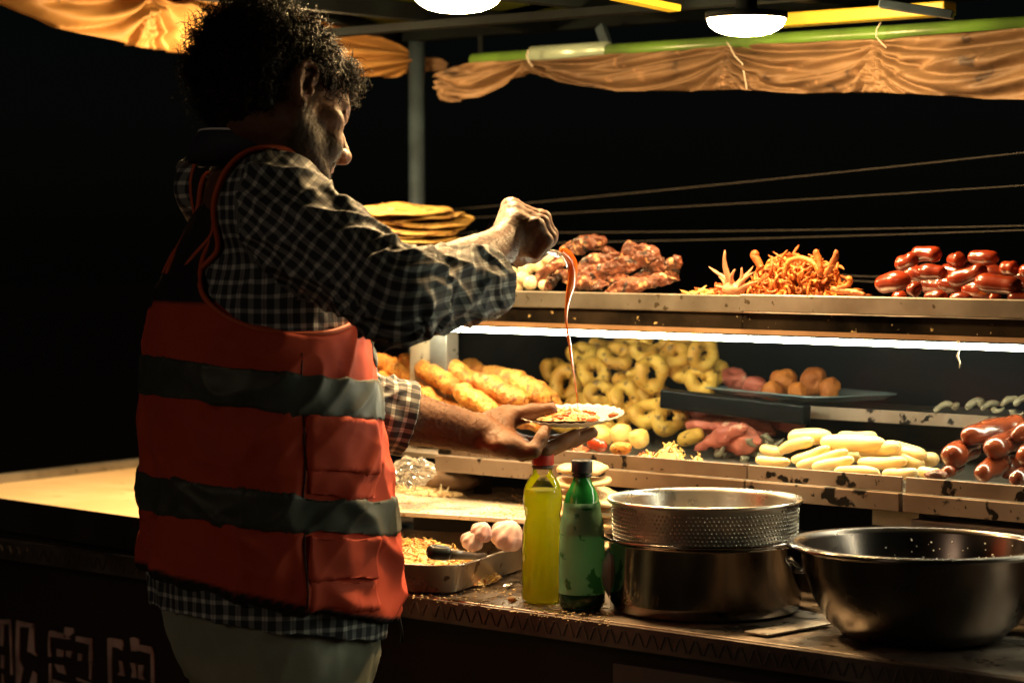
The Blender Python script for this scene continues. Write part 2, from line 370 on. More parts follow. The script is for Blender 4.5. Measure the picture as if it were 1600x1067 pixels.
# ---- display case: lower shelf with its two-tier front, glass, back wall, upper shelf, tube
YB = 3.2; ZB = 1.088
xs0 = PY(684, 700, YB)[0]; j1 = PY(1168, 725, YB)[0]; j2 = PY(1412, 745, YB)[0]
DC = thing('display_case', 'stained steel display case with glass and a lit tube under its top shelf', 'display case', ((xs0+XR)/2, 3.55, ZC))
for a, b in ((xs0, j1-.0015), (j1+.0015, j2-.0035), (j2+.0035, XR)):
    obj('upper_rail', box((a, YB, ZB-.024), (b, YB+.006, ZB)), steel_stain, DC, smooth=False, bevel=.0012)
    obj('lower_rail', box((a, YB-.008, ZB-.054), (b, YB+.004, ZB-.0255)), steel_stain, DC, smooth=False, bevel=.0012)
obj('shelf_floor', box((xs0, YB+.0065, ZB-.036), (XR, 3.92, ZB-.028)), tray_metal, DC, smooth=False)
xL = PY(560, 560, 3.4)[0]
obj('shelf_wing', box((xL, YB+.03, ZB-.036), (xs0-.002, 3.92, ZB-.028)), tray_metal, DC, smooth=False)
pq = PY(681, 712, YB)
for x in (xs0+.02, j2, XR-.03):
    for y in (YB+.1, 3.85): obj('foot', box((x-.012, y-.012, ZC), (x+.012, y+.012, ZB-.0365)), black, DC, smooth=False)
# strip of cream board and steel under the front rail at the right
s0 = PY(1363, 800, 3.24); s1 = PY(1436, 803, 3.24)
obj('cream_strip', box((s0[0], 3.24, s0[2]-.020), (s1[0], 3.25, s0[2]+.004)), cream_paint, DC, smooth=False)
obj('lower_ledge', box((s1[0], 3.215, s0[2]-.022), (XR, 3.26, s0[2]-.002)), steel_dull, DC, smooth=False, bevel=.002)
YU = 3.3; ZU = 1.362
xU = PY(560, 470, YU)[0]; k1 = PY(1159, 470, YU)[0]
obj('top_shelf', box((xU, YU+.004, ZU-.034), (XR, 3.92, ZU-.030)), steel_dull, DC, smooth=False)
obj('tray_lip', box((xU, YU-.006, ZU-.029), (k1+.004, YU+.003, ZU)), tray_metal, DC, smooth=False, bevel=.002)
obj('tray_lip', box((k1+.004, YU-.012, ZU-.027), (XR, YU+.003, ZU+.002)), tray_metal, DC, smooth=False, bevel=.002)
obj('speckled_strip', box((xU, YU, ZU-.057), (k1, YU+.012, ZU-.030)), speck, DC, smooth=False)
obj('speckled_strip', box((k1+.0015, YU, ZU-.057), (XR, YU+.012, ZU-.030)), speck, DC, smooth=False)
obj('tan_strip', box((xU, YU-.004, ZU-.065), (XR, YU+.03, ZU-.0575)), tan_strip, DC, smooth=False)
obj('tube_light', sweep([(PY(640, 505, YU)[0], YU+.004, ZU-.0735), (XR, YU+.004, ZU-.0735)], .0048, 12), tube_glow, DC)
obj('back_wall', box((PY(700, 560, 3.92)[0], 3.922, ZB-.05), (XR, 3.93, ZU-.034)), navy, DC, smooth=False)
pp = PY(640, 540, 3.36); p2 = PY(673, 540, 3.36); p3 = PY(700, 540, 3.36)
obj('end_post', box((pp[0], 3.36, ZB-.02), (p2[0]-.002, 3.40, ZU-.066)), cream_paint, DC, smooth=False, bevel=.002)
obj('end_post', box((p2[0]+.001, 3.355, ZB-.02), (p3[0], 3.39, ZU-.066)), tray_metal, DC, smooth=False, bevel=.002)
obj('glass_pane', box((PY(905, 600, 3.47)[0], 3.47, ZB-.027), (XR, 3.473, ZU-.066)), glass_case, DC, smooth=False)
# middle shelf behind the glass
m0 = PY(1036, 607, 3.52)
a = PY(1036, 622, 3.52); b = PY(1262, 648, 3.52)
obj('shelf_bar', bar(a+[.0,0,.0], b, .025, .036), M('black_bar', (.004,.005,.006), .35, 0, rv=0, spec=.15), DC, smooth=False, bevel=.005)
zm = PY(1262, 634, 3.56)[2]
obj('middle_lip', box((PY(1250, 640, 3.56)[0], 3.56, zm-.022), (XR, 3.566, zm)), steel_stain, DC, smooth=False)
obj('middle_shelf', box((PY(1060, 640, 3.6)[0], 3.567, zm-.022), (XR, 3.90, zm-.016)), steel_dull, DC, smooth=False)
# drips hanging under the tube
def drip(pts, r, name='dried_drip'):
    P = np.array([PY(a, b, YU-.006) for a, b in pts]); obj(name, sweep(P, r, 6), M('dried_white_drip', (.6,.55,.42), .5, rv=0), DC)
drip([(1497,533),(1500,545),(1496,556),(1500,566),(1499,575)], [.0022,.0012,.0018,.0012,.0006])
drip([(918,517),(924,523),(931,516),(938,517)], .0016)

# ---- roof, beams, pipes, corner pole
xc = PY(651, 110, 3.75); XP = float(xc[0])
RF = thing('roof_frame', 'low green roof with grey beams, blue grey corner pole and green pipe', 'roof', (XP, 3.75, 0))
ZR = 1.905
ra, rb_ = PZ(638, 62, ZR), PZ(425, -4, ZR); rd = rb_-ra; rd = rd/np.linalg.norm(rd); rk = (ra[1]-2.45)/abs(rd[1]); rc_ = ra+rd*rk
obj('roof_sheet', prism([(ra[0], 3.86), (ra[0], ra[1]), (rc_[0], rc_[1]), (XR, 2.45), (XR, 3.86)], ZR, ZR+.012), roof_m, RF, smooth=False)
PH = PY(649, 66, 3.75)[2]
obj('corner_pole', sweep([(XP, 3.75, 0), (XP, 3.75, PH)], .0178, 24), pole_m, RF)
obj('back_beam', box((XP-.03, 3.735, PH+.001), (XR, 3.775, ZR-.0005)), beam_m, RF, smooth=False, bevel=.002)
obj('side_beam', bar(ra+[.05,-.03,-.013], rc_+[.05,0,-.013], .03, .022), beam_m, RF, smooth=False, bevel=.002)
def wx(px, py, Y): return float(PY(px, py, Y)[0])
for px in (835, 1075, 1330):
    x = wx(px, 60, 3.7); obj('rafter', box((x-.016, 2.5, ZR-.032), (x+.016, 3.734, ZR-.001)), beam_m, RF, smooth=False, bevel=.002)
obj('middle_beam', box((XP+.02, 3.36, ZR-.048), (XR, 3.395, ZR-.033)), beam_m, RF, smooth=False)
# yellow painted beam behind the right lamp
a = PY(1165, 47, 3.6); b = PY(1500, 33, 3.6)
obj('yellow_beam', bar((a[0], 3.6, a[2]+.012), (PY(1485, 33, 3.6)[0], 3.6, a[2]+.012), .04, .024), yellow_m, RF, smooth=False, bevel=.003)
a = PY(960, -6, 3.2); b = PY(1055, 14, 3.35)
obj('yellow_strut', bar(a, b, .03, .012), yellow_m, RF, smooth=False, bevel=.002)
a = PY(1375, 6, 3.45); b = PY(1490, 24, 3.5)
obj('grey_strut', bar(a, b, .03, .014), pole_m, RF, smooth=False, bevel=.002)
YG = 3.68
g0 = PY(740, 95, YG); g1 = PY(1600, 38, YG); ext = (g1-g0)/np.linalg.norm(g1-g0)
obj('green_pipe', sweep([g0, g0+(g1-g0)*.5, g1+ext*.5], .0142, 22), green_pipe, RF)
a = PY(832, 86, YG-.001); b = PY(950, 78, YG-.001)
obj('pipe_sleeve', sweep([a, b], .0165, 22), M('pale_green_sleeve', (.42,.55,.42), .3, .3, rv=0), RF)
a = PY(938, 42, 3.7); obj('pipe_bracket', bar(a, PY(948, 70, 3.69), .02, .012, (0, 1, 0)), pole_m, RF, smooth=False)
obj('pipe_hanger', bar((g0[0]+.02, YG, g0[2]), (g0[0]+.02, YG, ZR-.033), .012, .004, (0, 1, 0)), beam_m, RF, smooth=False)

# ---- tarps
def tarp(top, bot, thick, mat, name, label, seed, amp=.018, nu=120, nv=18, nrm=(0, -1, 0), freq=9, gather=()):
    """cloth hung between a top curve and a bottom curve (world points), folded along its height"""
    def res(c):
        c = np.array(c); s = np.r_[0, np.cumsum(np.linalg.norm(np.diff(c, axis=0), axis=1))]; t = np.linspace(0, s[-1], nu)
        return np.stack([np.interp(t, s, c[:, k]) for k in range(3)], 1)
    T, Bt = res(top), res(bot); v = np.linspace(0, 1, nv); nr = np.array(nrm, float)
    G = T[:, None]*(1-v)[None, :, None]+Bt[:, None]*v[None, :, None]
    L = np.linalg.norm(T[-1]-T[0]); u = np.linspace(0, L, nu)
    P = np.stack([np.repeat(u, nv), np.tile(v*.10, nu), np.zeros(nu*nv)], 1)
    w = nz(P*[1, .8, 1]+np.stack([P[:, 1]*4, P[:, 0]*0, P[:, 0]*0], 1), freq, seed, 3)
    fold = (np.maximum(1-np.abs(w), 0)**2.2*1.3-.4)*(.35+.65*np.tile(np.sin(v*np.pi)**.6, nu))
    if gather:                  # swags: folds that fan out of each tie and sag between two ties
        kn = [0]+[g_[0] for g_ in gather]+[L*1.02]; U_ = np.repeat(u, nv); V_ = np.tile(v, nu); sw = np.zeros(nu*nv)
        for i0 in range(len(kn)-1):
            m_ = (U_ >= kn[i0])&(U_ < kn[i0+1]); s_ = (U_[m_]-kn[i0])/(kn[i0+1]-kn[i0]); q_ = V_[m_]/(.16+.84*np.sin(np.pi*s_)**.55)
            ph_ = q_*(4.6+i0*1.3)+1.3*w[m_]+2.2*s_*(1 if i0 % 2 else -1)
            sw[m_] = (np.sqrt(np.sin(ph_)**2+.03)-.5)*np.exp(-.12*q_**2)
        fold = fold*.45+sw*1.5
    fold += .55*np.tile(np.sin(v*np.pi), nu)
    G = G.reshape(-1, 3)+nr*(amp*fold)[:, None]
    i = np.arange(nu-1)[:, None]*nv; j = np.arange(nv-1)[None]
    q = np.stack([i+j, i+j+1, i+nv+j+1, i+nv+j], -1).reshape(-1, 4)
    o = obj(name, (G, [q]), mat, None, label, 'tarp')
    s = o.modifiers.new('thickness', 'SOLIDIFY'); s.thickness = thick
    return o
YT = 3.665
tb = [(690,108,157),(705,97,160),(755,92,152),(830,88,114),(880,85,128),(960,80,142),(1080,73,143),(1160,66,140),(1190,64,143),(1250,62,146),(1340,58,145),(1372,56,145),(1480,48,150),(1540,44,155),(1600,40,156),(1700,34,165)]
top = [PY(a, b+6, YT) for a, b, c in tb]; bot = [PY(a, c, YT) for a, b, c in tb]
gs = [np.linalg.norm(PY(x, 70, YT)-top[0]) for x in (830, 1145, 1372)]
tarp(top, bot, .0012, tarp_b, 'rolled_tarp', 'brown tarp tied in folds under the green pipe', 5, .024, 360, 36, (0, -1, 0), 8, [(gs[0], .06), (gs[1], .12), (gs[2], .16)])
# side tarp along the left eave, running toward the camera
XS = XP-.045
def PX(px, py, X):
    q = ray(px, py); return C0+q*(X/q[0])
sb = [(-80,-110,-30),(10,-95,8),(60,-85,33),(115,-75,52),(190,-60,70),(285,-45,85),(400,-12,98),(500,28,112),(560,50,119),(612,72,121),(628,84,115)]
top = [PX(a, b, XS) for a, b, c in sb]; bot = [PX(a, c, XS) for a, b, c in sb]
tarp(top, bot, .0012, tarp_m, 'side_tarp', 'orange tarp sagging along the left eave above the man', 9, .034, 300, 36, (1, 0, 0), 6, [(.45, .15)])
sb = [(655,88,112),(690,92,112),(700,100,108)]
tarp([PY(a, b, 3.80) for a, b, c in sb], [PY(a, c, 3.80) for a, b, c in sb], .001, tarp_b, 'tarp_corner', 'small brown scrap of tarp beside the corner pole', 3, .008, 30, 10)
# ties
def tie(pts, r, label):
    obj('tie_string', sweep([PY(a, b, YT-.03) for a, b in pts], r, 6), M('white_string', (.6,.55,.45), .6, rv=0), None, label, 'string')
tie([(1376,36),(1370,46),(1369,58),(1376,66),(1385,75)], .0013, 'pale string loop tying the brown tarp to the green pipe right of the lamps')
tie([(1135,66),(1140,72),(1148,88),(1160,100),(1167,140)], .0012, 'long pale string hanging over the brown tarp below the right lamp')
tie([(826,78),(823,88),(826,96),(832,104)], .0016, 'short pale string at the left end of the green pipe')

# ---- lamps
def lamp(px, py_bottom, Y, wpx, label):
    d = Y/ray(px, py_bottom)[1]; c = PY(px, py_bottom, Y); r = wpx*.5*m_px(c)
    t = thing('ceiling_lamp', label, 'lamp', (float(c[0]), Y, float(c[2])), 0, 'lit lamps under the stall roof')
    th = np.linspace(0, 1, 14)
    prof = [(r*math.sin(x*math.pi/2)**.8+1e-4, r*.44*(1-math.cos(x*math.pi/2))) for x in th]
    obj('dome', cat([lathe(prof, seg=36)]), lamp_glow, t, local=True)
    prof = [(r*.99, r*.445), (r*1.06, r*.45), (r*1.06, r*.60), (r*.35, r*.68), (.018, r*.72), (.018, ZR-float(c[2])-.0005)]
    obj('fitting', lathe(prof, seg=36), beam_m, t, local=True)
    return t
lamp(715, 21, 2.88, 138, 'larger glowing dome lamp above the man, cut by the top edge of the photo')
lamp(1166, 57, 3.26, 122, 'glowing dome lamp in front of the green pipe at the right')

lamp(424, 88, 3.15, 116, 'glowing dome lamp hidden behind the head of the man')

# ---- strings behind the top shelf
for k, (a, b, w) in enumerate([((640,330),(1600,237),'topmost thin wire sloping up to the right behind the flatbreads'), ((640,341),(1600,288),'second thin wire from the top across the dark background'),
                    ((700,360),(1600,351),'third thin wire from the top, nearly level above the meat'), ((700,378),(1600,358),'lowest long thin wire just above the meat and tentacles'),
                    ((1290,427),(1420,431),'upper short thin wire between fried tentacles and sausages'), ((1290,434),(1420,440),'lower short thin wire between fried tentacles and sausages')]):
    p, q = PY(*a, 3.97), PY(*b, 3.97); e = (q-p)
    lo_, hi_ = (-.35, 1.1) if k < 4 else (0, 1)
    P = np.array([p+e*t+np.array([0, 0, -.012*4*(t-lo_)*(hi_-t)*.3]) for t in np.linspace(lo_, hi_, 12)])
    obj('guard_wire', sweep(P, .0007 if k > 0 else .0008, 5), wire_m, None, w, 'wire', 'wires stretched behind the top shelf')
# ================================================================== FOOD AND THINGS
fried = M('golden_fried_dough', (.58,.26,.04), .55, c2=(.42,.13,.018), s2=45, spots=[((.26,.07,.012), 85, .57), ((.76,.46,.13), 70, .64)], bump=1, bs=170, bdist=.006, sss=.05)
fried_p = M('pale_fried_dough', (.78,.58,.22), .5, c2=(.68,.42,.10), s2=25, spots=[((.55,.28,.05), 60, .62)], bump=.7, bs=120, bdist=.003)
ring_m = M('fried_ring_crust', (.72,.43,.075), .55, c2=(.52,.24,.03), s2=18, spots=[((.20,.10,.025), 55, .60)], bump=.7, bs=110, bdist=.003)
bun_m = M('pale_yellow_bun', (.86,.70,.36), .38, c2=(.82,.60,.25), s2=10, bump=.12, bs=50, coat=.1, sss=.05)
saus_m = M('red_glazed_sausage', (.27,.030,.008), .26, c2=(.13,.014,.005), s2=16, spots=[((.50,.12,.02), 40, .66)], bump=.35, bs=60, coat=.6)
saus_d = M('brown_glazed_sausage', (.24,.050,.016), .22, c2=(.09,.018,.008), s2=14, spots=[((.50,.20,.08), 30, .66)], bump=.5, bs=35, bdist=.004, coat=.7)
meat_m = M('roast_meat', (.20,.060,.028), .42, c2=(.075,.022,.012), s2=34, spots=[((.48,.25,.12), 60, .59), ((.015,.007,.006), 40, .585)], bump=1.0, bs=90, bdist=.008, coat=.25)
meat_p = M('pink_meat', (.55,.15,.10), .45, c2=(.40,.09,.06), s2=18, spots=[((.65,.35,.25), 50, .64)], bump=.8, bs=60, bdist=.004, rv=.1)
tent_m = M('orange_fried_tentacle', (.50,.15,.025), .5, c2=(.34,.075,.014), s2=35, spots=[((.75,.42,.12), 70, .62)], bump=.9, bs=160, bdist=.002, rv=.2)
squid_m = M('pale_pink_squid', (.62,.30,.17), .4, c2=(.52,.20,.10), s2=20, bump=.3, bs=60)
shred_m = M('pale_shreds', (.75,.56,.25), .5, c2=(.65,.40,.12), s2=30, rv=.25)
white_ball = M('creamy_white_ball', (.80,.72,.50), .35, c2=(.74,.62,.36), s2=20, sss=.1, bump=.1, bs=40)
flat_m = M('yellow_flatbread', (.46,.31,.085), .6, c2=(.34,.18,.04), s2=22, spots=[((.12,.05,.02), 42, .585), ((.72,.56,.25), 22, .66)], bump=.6, bs=60, bdist=.003)
ball_m = M('orange_fried_ball', (.60,.19,.03), .6, c2=(.42,.11,.02), s2=20, bump=.9, bs=120, bdist=.003)
shell_m = M('grey_shellfish', (.34,.29,.20), .5, c2=(.22,.17,.11), s2=25, bump=.5, bs=60, rv=.25)
garlic_m = M('garlic_skin', (.66,.50,.46), .45, c2=(.55,.34,.34), s2=14, bump=.2, bs=40, sss=.1)
red_bit = M('red_chopped_bits', (.50,.07,.03), .35, c2=(.62,.16,.04), s2=60, rv=.25)
crumb_m = M('pale_crumbs', (.72,.58,.36), .7, c2=(.6,.40,.18), s2=60, rv=.3)
paper_m = M('white_paper_plate', (.50,.44,.39), .6, rv=0, trl=.1)
blackpl = M('black_plastic', (.012,.012,.013), .3, rv=0)

_seed = [100]
def sd_(): _seed[0] += 1; return _seed[0]
def seg(e, Y1, Y2=None, w=None):
    """endpoints in photo pixels -> world endpoints and radius"""
    Y2 = Y1 if Y2 is None else Y2
    p, q = PY(e[0], e[1], Y1), PY(e[2], e[3], Y2); r = e[4]*.5*m_px((p+q)/2)
    return p, q, r
def rows(name, cat_, group, desc, mat, rws, amp, freq, bend=.004, sides=12, n=16, where='pile', power=6, grow=1.0, ext=.15, crust=0):
    for rn, items in rws:
        items = sorted(items, key=lambda e: e[0]+e[2])
        for i, e in enumerate(items):
            p, q, r = seg(e[:5], e[5], e[6] if len(e) > 6 else None); r *= grow
            q2 = q-p; q2 /= max(np.linalg.norm(q2), 1e-6); p, q = p-q2*r*ext, q+q2*r*ext
            s = sd_(); k = np.random.default_rng(s)
            V, f = stick(p, q, r, bend*k.uniform(-1, 1), amp, freq, s, sides, n, power, bdir=(0, 0, 1), flat=(1, k.uniform(.88, 1.0)), taper=k.uniform(-.15, .15))
            if crust: V = bumpy(V, f, crust, 150, s+7, 3)
            lab = '%s, %s in %s of the %s' % (desc, ordw(i, len(items)), rn, where)
            obj(name, (V, f), mat, None, lab, cat_, group)

# ---- golden fried dough sticks behind the hand
rows('fried_dough_stick', 'fried dough', 'fried dough sticks heaped beside the case', 'golden fried dough stick', fried, [
 ('the top row', [(636,560,678,590,30,3.40,3.38),(694,568,740,594,34,3.38),(592,566,640,592,31,3.40,3.38),(762,584,806,592,24,3.44),(796,592,850,620,36,3.38,3.36)]),
 ('the middle row', [(598,596,626,622,30,3.37),(662,576,708,606,33,3.37,3.35),(640,610,682,632,33,3.34),(748,594,812,626,34,3.35,3.33),(826,606,866,634,32,3.40)]),
 ('the bottom row', [(692,628,728,646,28,3.36),(722,614,768,644,34,3.32,3.31),(782,628,830,650,30,3.34),(606,634,650,652,30,3.34),(722,658,772,672,28,3.31),(800,656,850,668,28,3.33),(640,662,690,680,30,3.31),(856,640,872,656,26,3.38)]),
 ('the hidden back row', [(610,580,650,610,34,3.45),(680,590,720,620,36,3.45),(730,575,770,600,34,3.47),(790,610,830,640,36,3.43),(650,640,690,665,34,3.40),(750,640,790,665,34,3.38)])
 ], .0036, 60, .006, 30, 46, 'heap', 4.5, 1.02, .8, .0016)

# ---- fried rings behind the glass
RG = [('the top row', [(1027,531,26,3.72,.3),(986,530,25,3.72,.7),(1081,531,26,3.74,.6),(940,540,22,3.74,.9)]),
 ('the second row', [(910,552,26,3.68,.6),(962,556,28,3.66,.5),(1009,552,26,3.67,.7),(1054,556,27,3.66,.5),(1099,553,26,3.66,.1)]),
 ('the third row', [(868,580,25,3.67,.5),(928,582,27,3.63,.35),(984,592,25,3.66,.6),(1018,584,29,3.60,.1),(1068,580,27,3.66,.6),(1112,577,26,3.70,.4),(1096,594,26,3.66,.2)]),
 ('the fourth row', [(884,598,28,3.61,0),(938,615,25,3.60,.3),(978,622,28,3.63,.2),(1022,618,26,3.66,.4),(905,634,26,3.60,.4)]),
 ('the bottom row', [(1013,645,29,3.585,.5),(1047,652,29,3.58,.1),(960,655,27,3.60,.3),(880,655,28,3.58,.5),(920,662,28,3.62,.4)])]
for rn, items in RG:
    items = sorted(items)
    for i, (px, py, r, Y, tilt) in enumerate(items):
        c = PY(px, py, Y); s = sd_(); k = np.random.default_rng(s)
        nrm = -vh*(1-tilt)+zz*tilt*1.1+rt*k.uniform(-.35, .35)
        mr = m_px(c)*r
        obj('fried_ring', ring(c, nrm, mr*.62, mr*.40, .002, 45, s, 30, 12), ring_m, None, 'brown fried ring, %s in %s of the heap behind glass' % (ordw(i, len(items)), rn), 'fried ring', 'fried rings heaped behind the case glass')

# ---- small rolls, sauced pieces in front of glass, lower shelf
rows('small_roll', 'roll', 'small yellow rolls on the lower shelf', 'small yellow roll by the plate', fried_p, [
 ('one row', [(930,676,950,684,32,3.42),(968,668,974,690,34,3.38),(996,676,1000,696,30,3.36)])], .0015, 60, .002, 14, 14, 'group', 3, 1.1, .3)
p, q, r = seg((1060,690,1098,676,24), 3.52); obj('fried_roll', stick(p, q, r, 0, .0012, 50, 5, 14, 14, 4), ring_m, None, 'single stubby fried roll behind the glass under the black shelf bar', 'roll')
p, q, r = seg((918,690,948,698,20), 3.28); obj('red_sausage_piece', stick(p, q, r, 0, .0015, 60, 6, 12, 12, 4), saus_m, None, 'short red sausage piece on the lower shelf below the paper plate', 'sausage')
p, q, r = seg((955,700,985,700,20), 3.25); obj('sauced_bread_piece', stick(p, q, r, 0, .002, 60, 8, 12, 12, 4), fried, None, 'browned bread piece beside the red sausage piece on the lower shelf', 'bread')
def shreds(name, c, rx, ry, h, nn, ln, th, mats, label, cat_, seed, parent=None, up_=.5, kind='stuff', base=True):
    """a loose heap of short curved shreds over a low mound (world centre c on its base)"""
    k = np.random.default_rng(seed)
    t = parent if parent is not None else thing(name, label, cat_, tuple(map(float, c)))
    per = [[] for _ in mats]
    for i in range(nn):
        a, rr = k.uniform(0, 6.28), k.uniform(0, 1)**.5
        z = h*(1-rr**2)**.8*k.uniform(.75, 1.05)
        o = np.array([rx*rr*math.cos(a), ry*rr*math.sin(a), z])
        d = k.normal(size=3)*[1, 1, up_]; d /= np.linalg.norm(d); l = ln*k.uniform(.5, 1.2)
        o[2] = max(o[2], l*abs(d[2])*.5+th)
        e = np.cross(d, [0, 0, 1.0]); e /= max(np.linalg.norm(e), 1e-6)
        tt = np.linspace(-.5, .5, 5)
        P = np.asarray(c)+o+d*(tt*l)[:, None]+e*((tt**2-.12)*l*k.uniform(-.9, .9))[:, None]
        per[k.integers(len(mats))].append(sweep(P, th*np.array([.5, 1, 1.1, 1, .4])*k.uniform(.6, 1.3), 5, (1, k.uniform(.4, 1))))
    if base:
        prof = [(1e-4, h*.86)]+[(max(rx, ry)*x, h*.86*(1-x*x)**.8) for x in (.3,.5,.7,.85,.95,1)]
        V, f = lathe(prof, (0, 0, 0), 20); V = V*[rx/max(rx, ry), ry/max(rx, ry), 1]; V = bumpy(V, f, th, 90, seed)+np.asarray(c)
        per[0].append((V, f))
    for mt, l in zip(mats, per):
        if l: obj('shreds', cat(l), mt, t, kind=kind)
    return t
c = PY(1048, 714, 3.25); c[2] = ZB-.027
shreds('fried_shred_clump', c, .035, .025, .050, 90, .018, .0016, [shred_m, fried_p], 'spiky clump of pale fried shreds behind the lower rail', 'fried shreds', 11, up_=1.4)
c = PY(1012, 712, 3.25); c[2] = ZB-.027
shreds('chopped_bread_clump', c, .03, .02, .030, 70, .012, .0022, [fried_p, red_bit, shred_m], 'low clump of chopped bread with red bits beside the spiky shreds', 'chopped bread', 12)
c = PY(1090, 722, 3.25); c[2] = ZB-.027
shreds('small_shred_tuft', c, .016, .012, .034, 26, .016, .0018, [shred_m], 'smallest tuft of pale shreds at the right of the spiky clump', 'fried shreds', 13, up_=1.6)
c = PY(905, 705, 3.27); c[2] = ZB-.027
shreds('chopped_red_meat', c, .03, .022, .030, 70, .012, .0022, [red_bit, meat_p], 'low pile of chopped red meat under the paper plate', 'chopped meat', 14)

# ---- pink meat and shellfish behind the glass
def slab(p, q, w, th, seed, bend=.01, fl=.35, amp=.004, freq=28, roll=0):
    p, q = np.asarray(p, float), np.asarray(q, float); k = np.random.default_rng(seed); n = 34
    t = np.linspace(0, 1, n); path = p+(q-p)*t[:, None]+zz*(bend*np.sin(t*np.pi))[:, None]+vh*(bend*.6*np.sin(t*5+k.uniform(0, 6)))[:, None]
    rad = w*.5*(np.sin(np.pi*np.clip(t, .02, .98))**.6)*(1+.28*np.sin(t*7+k.uniform(0, 6)))
    V, f = sweep(path, rad, 26, (1, fl) if k.random() < .5 else (fl, 1), twist=roll)
    V = bumpy(V, f, amp, freq, seed, 4); N = vnormals(V, f); g = nz(np.c_[(V-p)@((q-p)/np.linalg.norm(q-p))*.35, V[:, 2], V[:, 1]-V[:, 0]], 110, seed+3, 3)
    return V+N*(-.0022*(1-np.abs(g))**2+.0008*nz(V, 260, seed, 2))[:, None], f
pk = [(1070,640,1150,655,40,3.62),(1120,645,1215,652,44,3.66),(1170,655,1245,662,34,3.64),(1085,665,1160,672,36,3.56),(1140,668,1200,676,34,3.58),(1092,700,1160,672,16,3.50),(1110,690,1180,690,30,3.52)]
for i, e in enumerate(sorted(pk)):
    p, q = PY(e[0], e[1], e[5]), PY(e[2], e[3], e[5]-.02); w = e[4]*m_px(p)
    obj('pink_meat_slice', slab(p-(q-p)*.15, q+(q-p)*.15, w*1.5, .01, 300+i, .004, .62, .0045, 45), meat_p, None, 'pink cooked meat slice, %s in the heap under the shelf bar' % ordw(i, len(pk)), 'meat', 'pink meat slices behind the glass')
k = np.random.default_rng(21)
def curl(c, r, th, seed, turn=4.2):
    kk = np.random.default_rng(seed); a = kk.normal(size=3); a /= np.linalg.norm(a); b = np.cross(a, [0, 0, 1.0]); b /= np.linalg.norm(b); c2 = np.cross(a, b)
    t = np.linspace(0, turn, 14); P = np.asarray(c)+(b*np.cos(t)[:, None]+c2*np.sin(t)[:, None])*r+a*(t*th*.35)[:, None]
    return sweep(P, th*(1-.75*np.linspace(0, 1, 14)**1.5), 8)
sh = [(1130,705),(1150,690),(1162,712),(1178,698),(1192,712),(1205,694),(1216,710),(1180,684),(1140,718),(1222,698),(1200,680),(1168,680)]
for i, (a, b) in enumerate(sorted(sh)):
    c = PY(a, b, 3.50+.012*(i % 3)); obj('shellfish_piece', curl(c, .011, .008, 400+i), shell_m, None, 'grey curled shellfish piece, %s in the heap beside pale buns' % ordw(i, len(sh)), 'shellfish', 'grey shellfish pieces behind the glass')
sh = [(1475,638),(1488,630),(1524,634),(1534,625),(1548,636),(1562,640),(1578,630),(1590,640),(1600,628)]
for i, (a, b) in enumerate(sorted(sh)):
    c = PY(a, b, 3.62); 
    obj('dried_snack_piece', curl(c, .009, .006, 430+i, 3.0) if i % 2 else stick(c-rt*.016-zz*.006, c+rt*.016+zz*.004, .006, .008, .002, 70, i, 8, 10), shell_m, None, 'small grey dried snack, %s on the middle shelf at far right' % ordw(i, len(sh)), 'snack', 'dried snacks on the middle shelf')

# ---- platter of orange balls on the middle shelf
pc = PY(1248, 614, 3.70); zc = PY(1248, 622, 3.66)[2]
pl = thing('serving_platter', 'blue grey rectangular platter on the black shelf bar holding orange fried balls', 'platter', (float(pc[0]), float(pc[1]), float(zc)), AZ-R(66))
def rrect(hx, hy, r, n=6):
    P = []
    for sx, sy, a0 in ((1, 1, 0), (-1, 1, 90), (-1, -1, 180), (1, -1, 270)):
        for i in range(n+1):
            a = R(a0+90*i/n); P.append((sx*(hx-r)+r*math.cos(a), sy*(hy-r)+r*math.sin(a)))
    return np.array(P)
def rpan(hx, hy, r, h, wall, flare=0, rim=.006):
    """open rectangular pan with rounded corners, local coordinates, base at z=0"""
    rings = [(0-.0, wall, 0)]
    L = [(-r*.35, 0), (0, .004), (flare, h), (flare+rim, h), (flare+rim, h+.0025), (flare-wall, h+.0025), (-wall, .005+wall), (-r*.35, wall)]
    Vs = []; n = None
    for d, z in L:
        P = rrect(hx+d, hy+d, max(r+d, .003)); n = len(P); Vs.append(np.c_[P, np.full(n, z)])
    V = np.concatenate(Vs); i = np.arange(len(L)-1)[:, None]*n; j = np.arange(n)[None]; j2 = (j+1) % n
    q = np.stack([i+j, i+j2, i+n+j2, i+n+j], -1).reshape(-1, 4)
    return V, [q, np.arange(n)[None, ::-1], (np.arange(n)+(len(L)-1)*n)[None]]
obj('dish', rpan(.165, .085, .02, .010, .002, .012), M('blue_grey_enamel', (.20,.26,.28), .25, .2, rv=0), pl, local=True)
for i, (a, b, r, Y) in enumerate([(1226,598,22,3.72),(1272,597,23,3.72),(1298,608,17,3.70),(1205,612,14,3.68),(1247,612,15,3.66)]):
    c = PY(a, b, Y); obj('fried_ball', (lambda q: (bumpy(q[0], q[1], .0016, 110, i, 3), q[1]))(blob(c, r*m_px(c), .006, 34, 500+i, 3)), ball_m, None, 'rough orange fried ball, %s on the grey platter' % ordw([1,3,4,0,2][i], 5), 'fried ball', 'orange fried balls on the platter')
for i, (a, b, w, Y) in enumerate([(1150,592,40,3.72),(1180,604,34,3.68)]):
    c = PY(a, b, Y); obj('battered_meat_piece', blob(c, np.array([1.2, .9, .8])*w*.5*m_px(c), .009, 38, 510+i, 3), meat_p, None, ['taller lump of battered pink meat at the platter left end', 'flatter pink meat lump next to the orange fried balls'][i], 'meat')

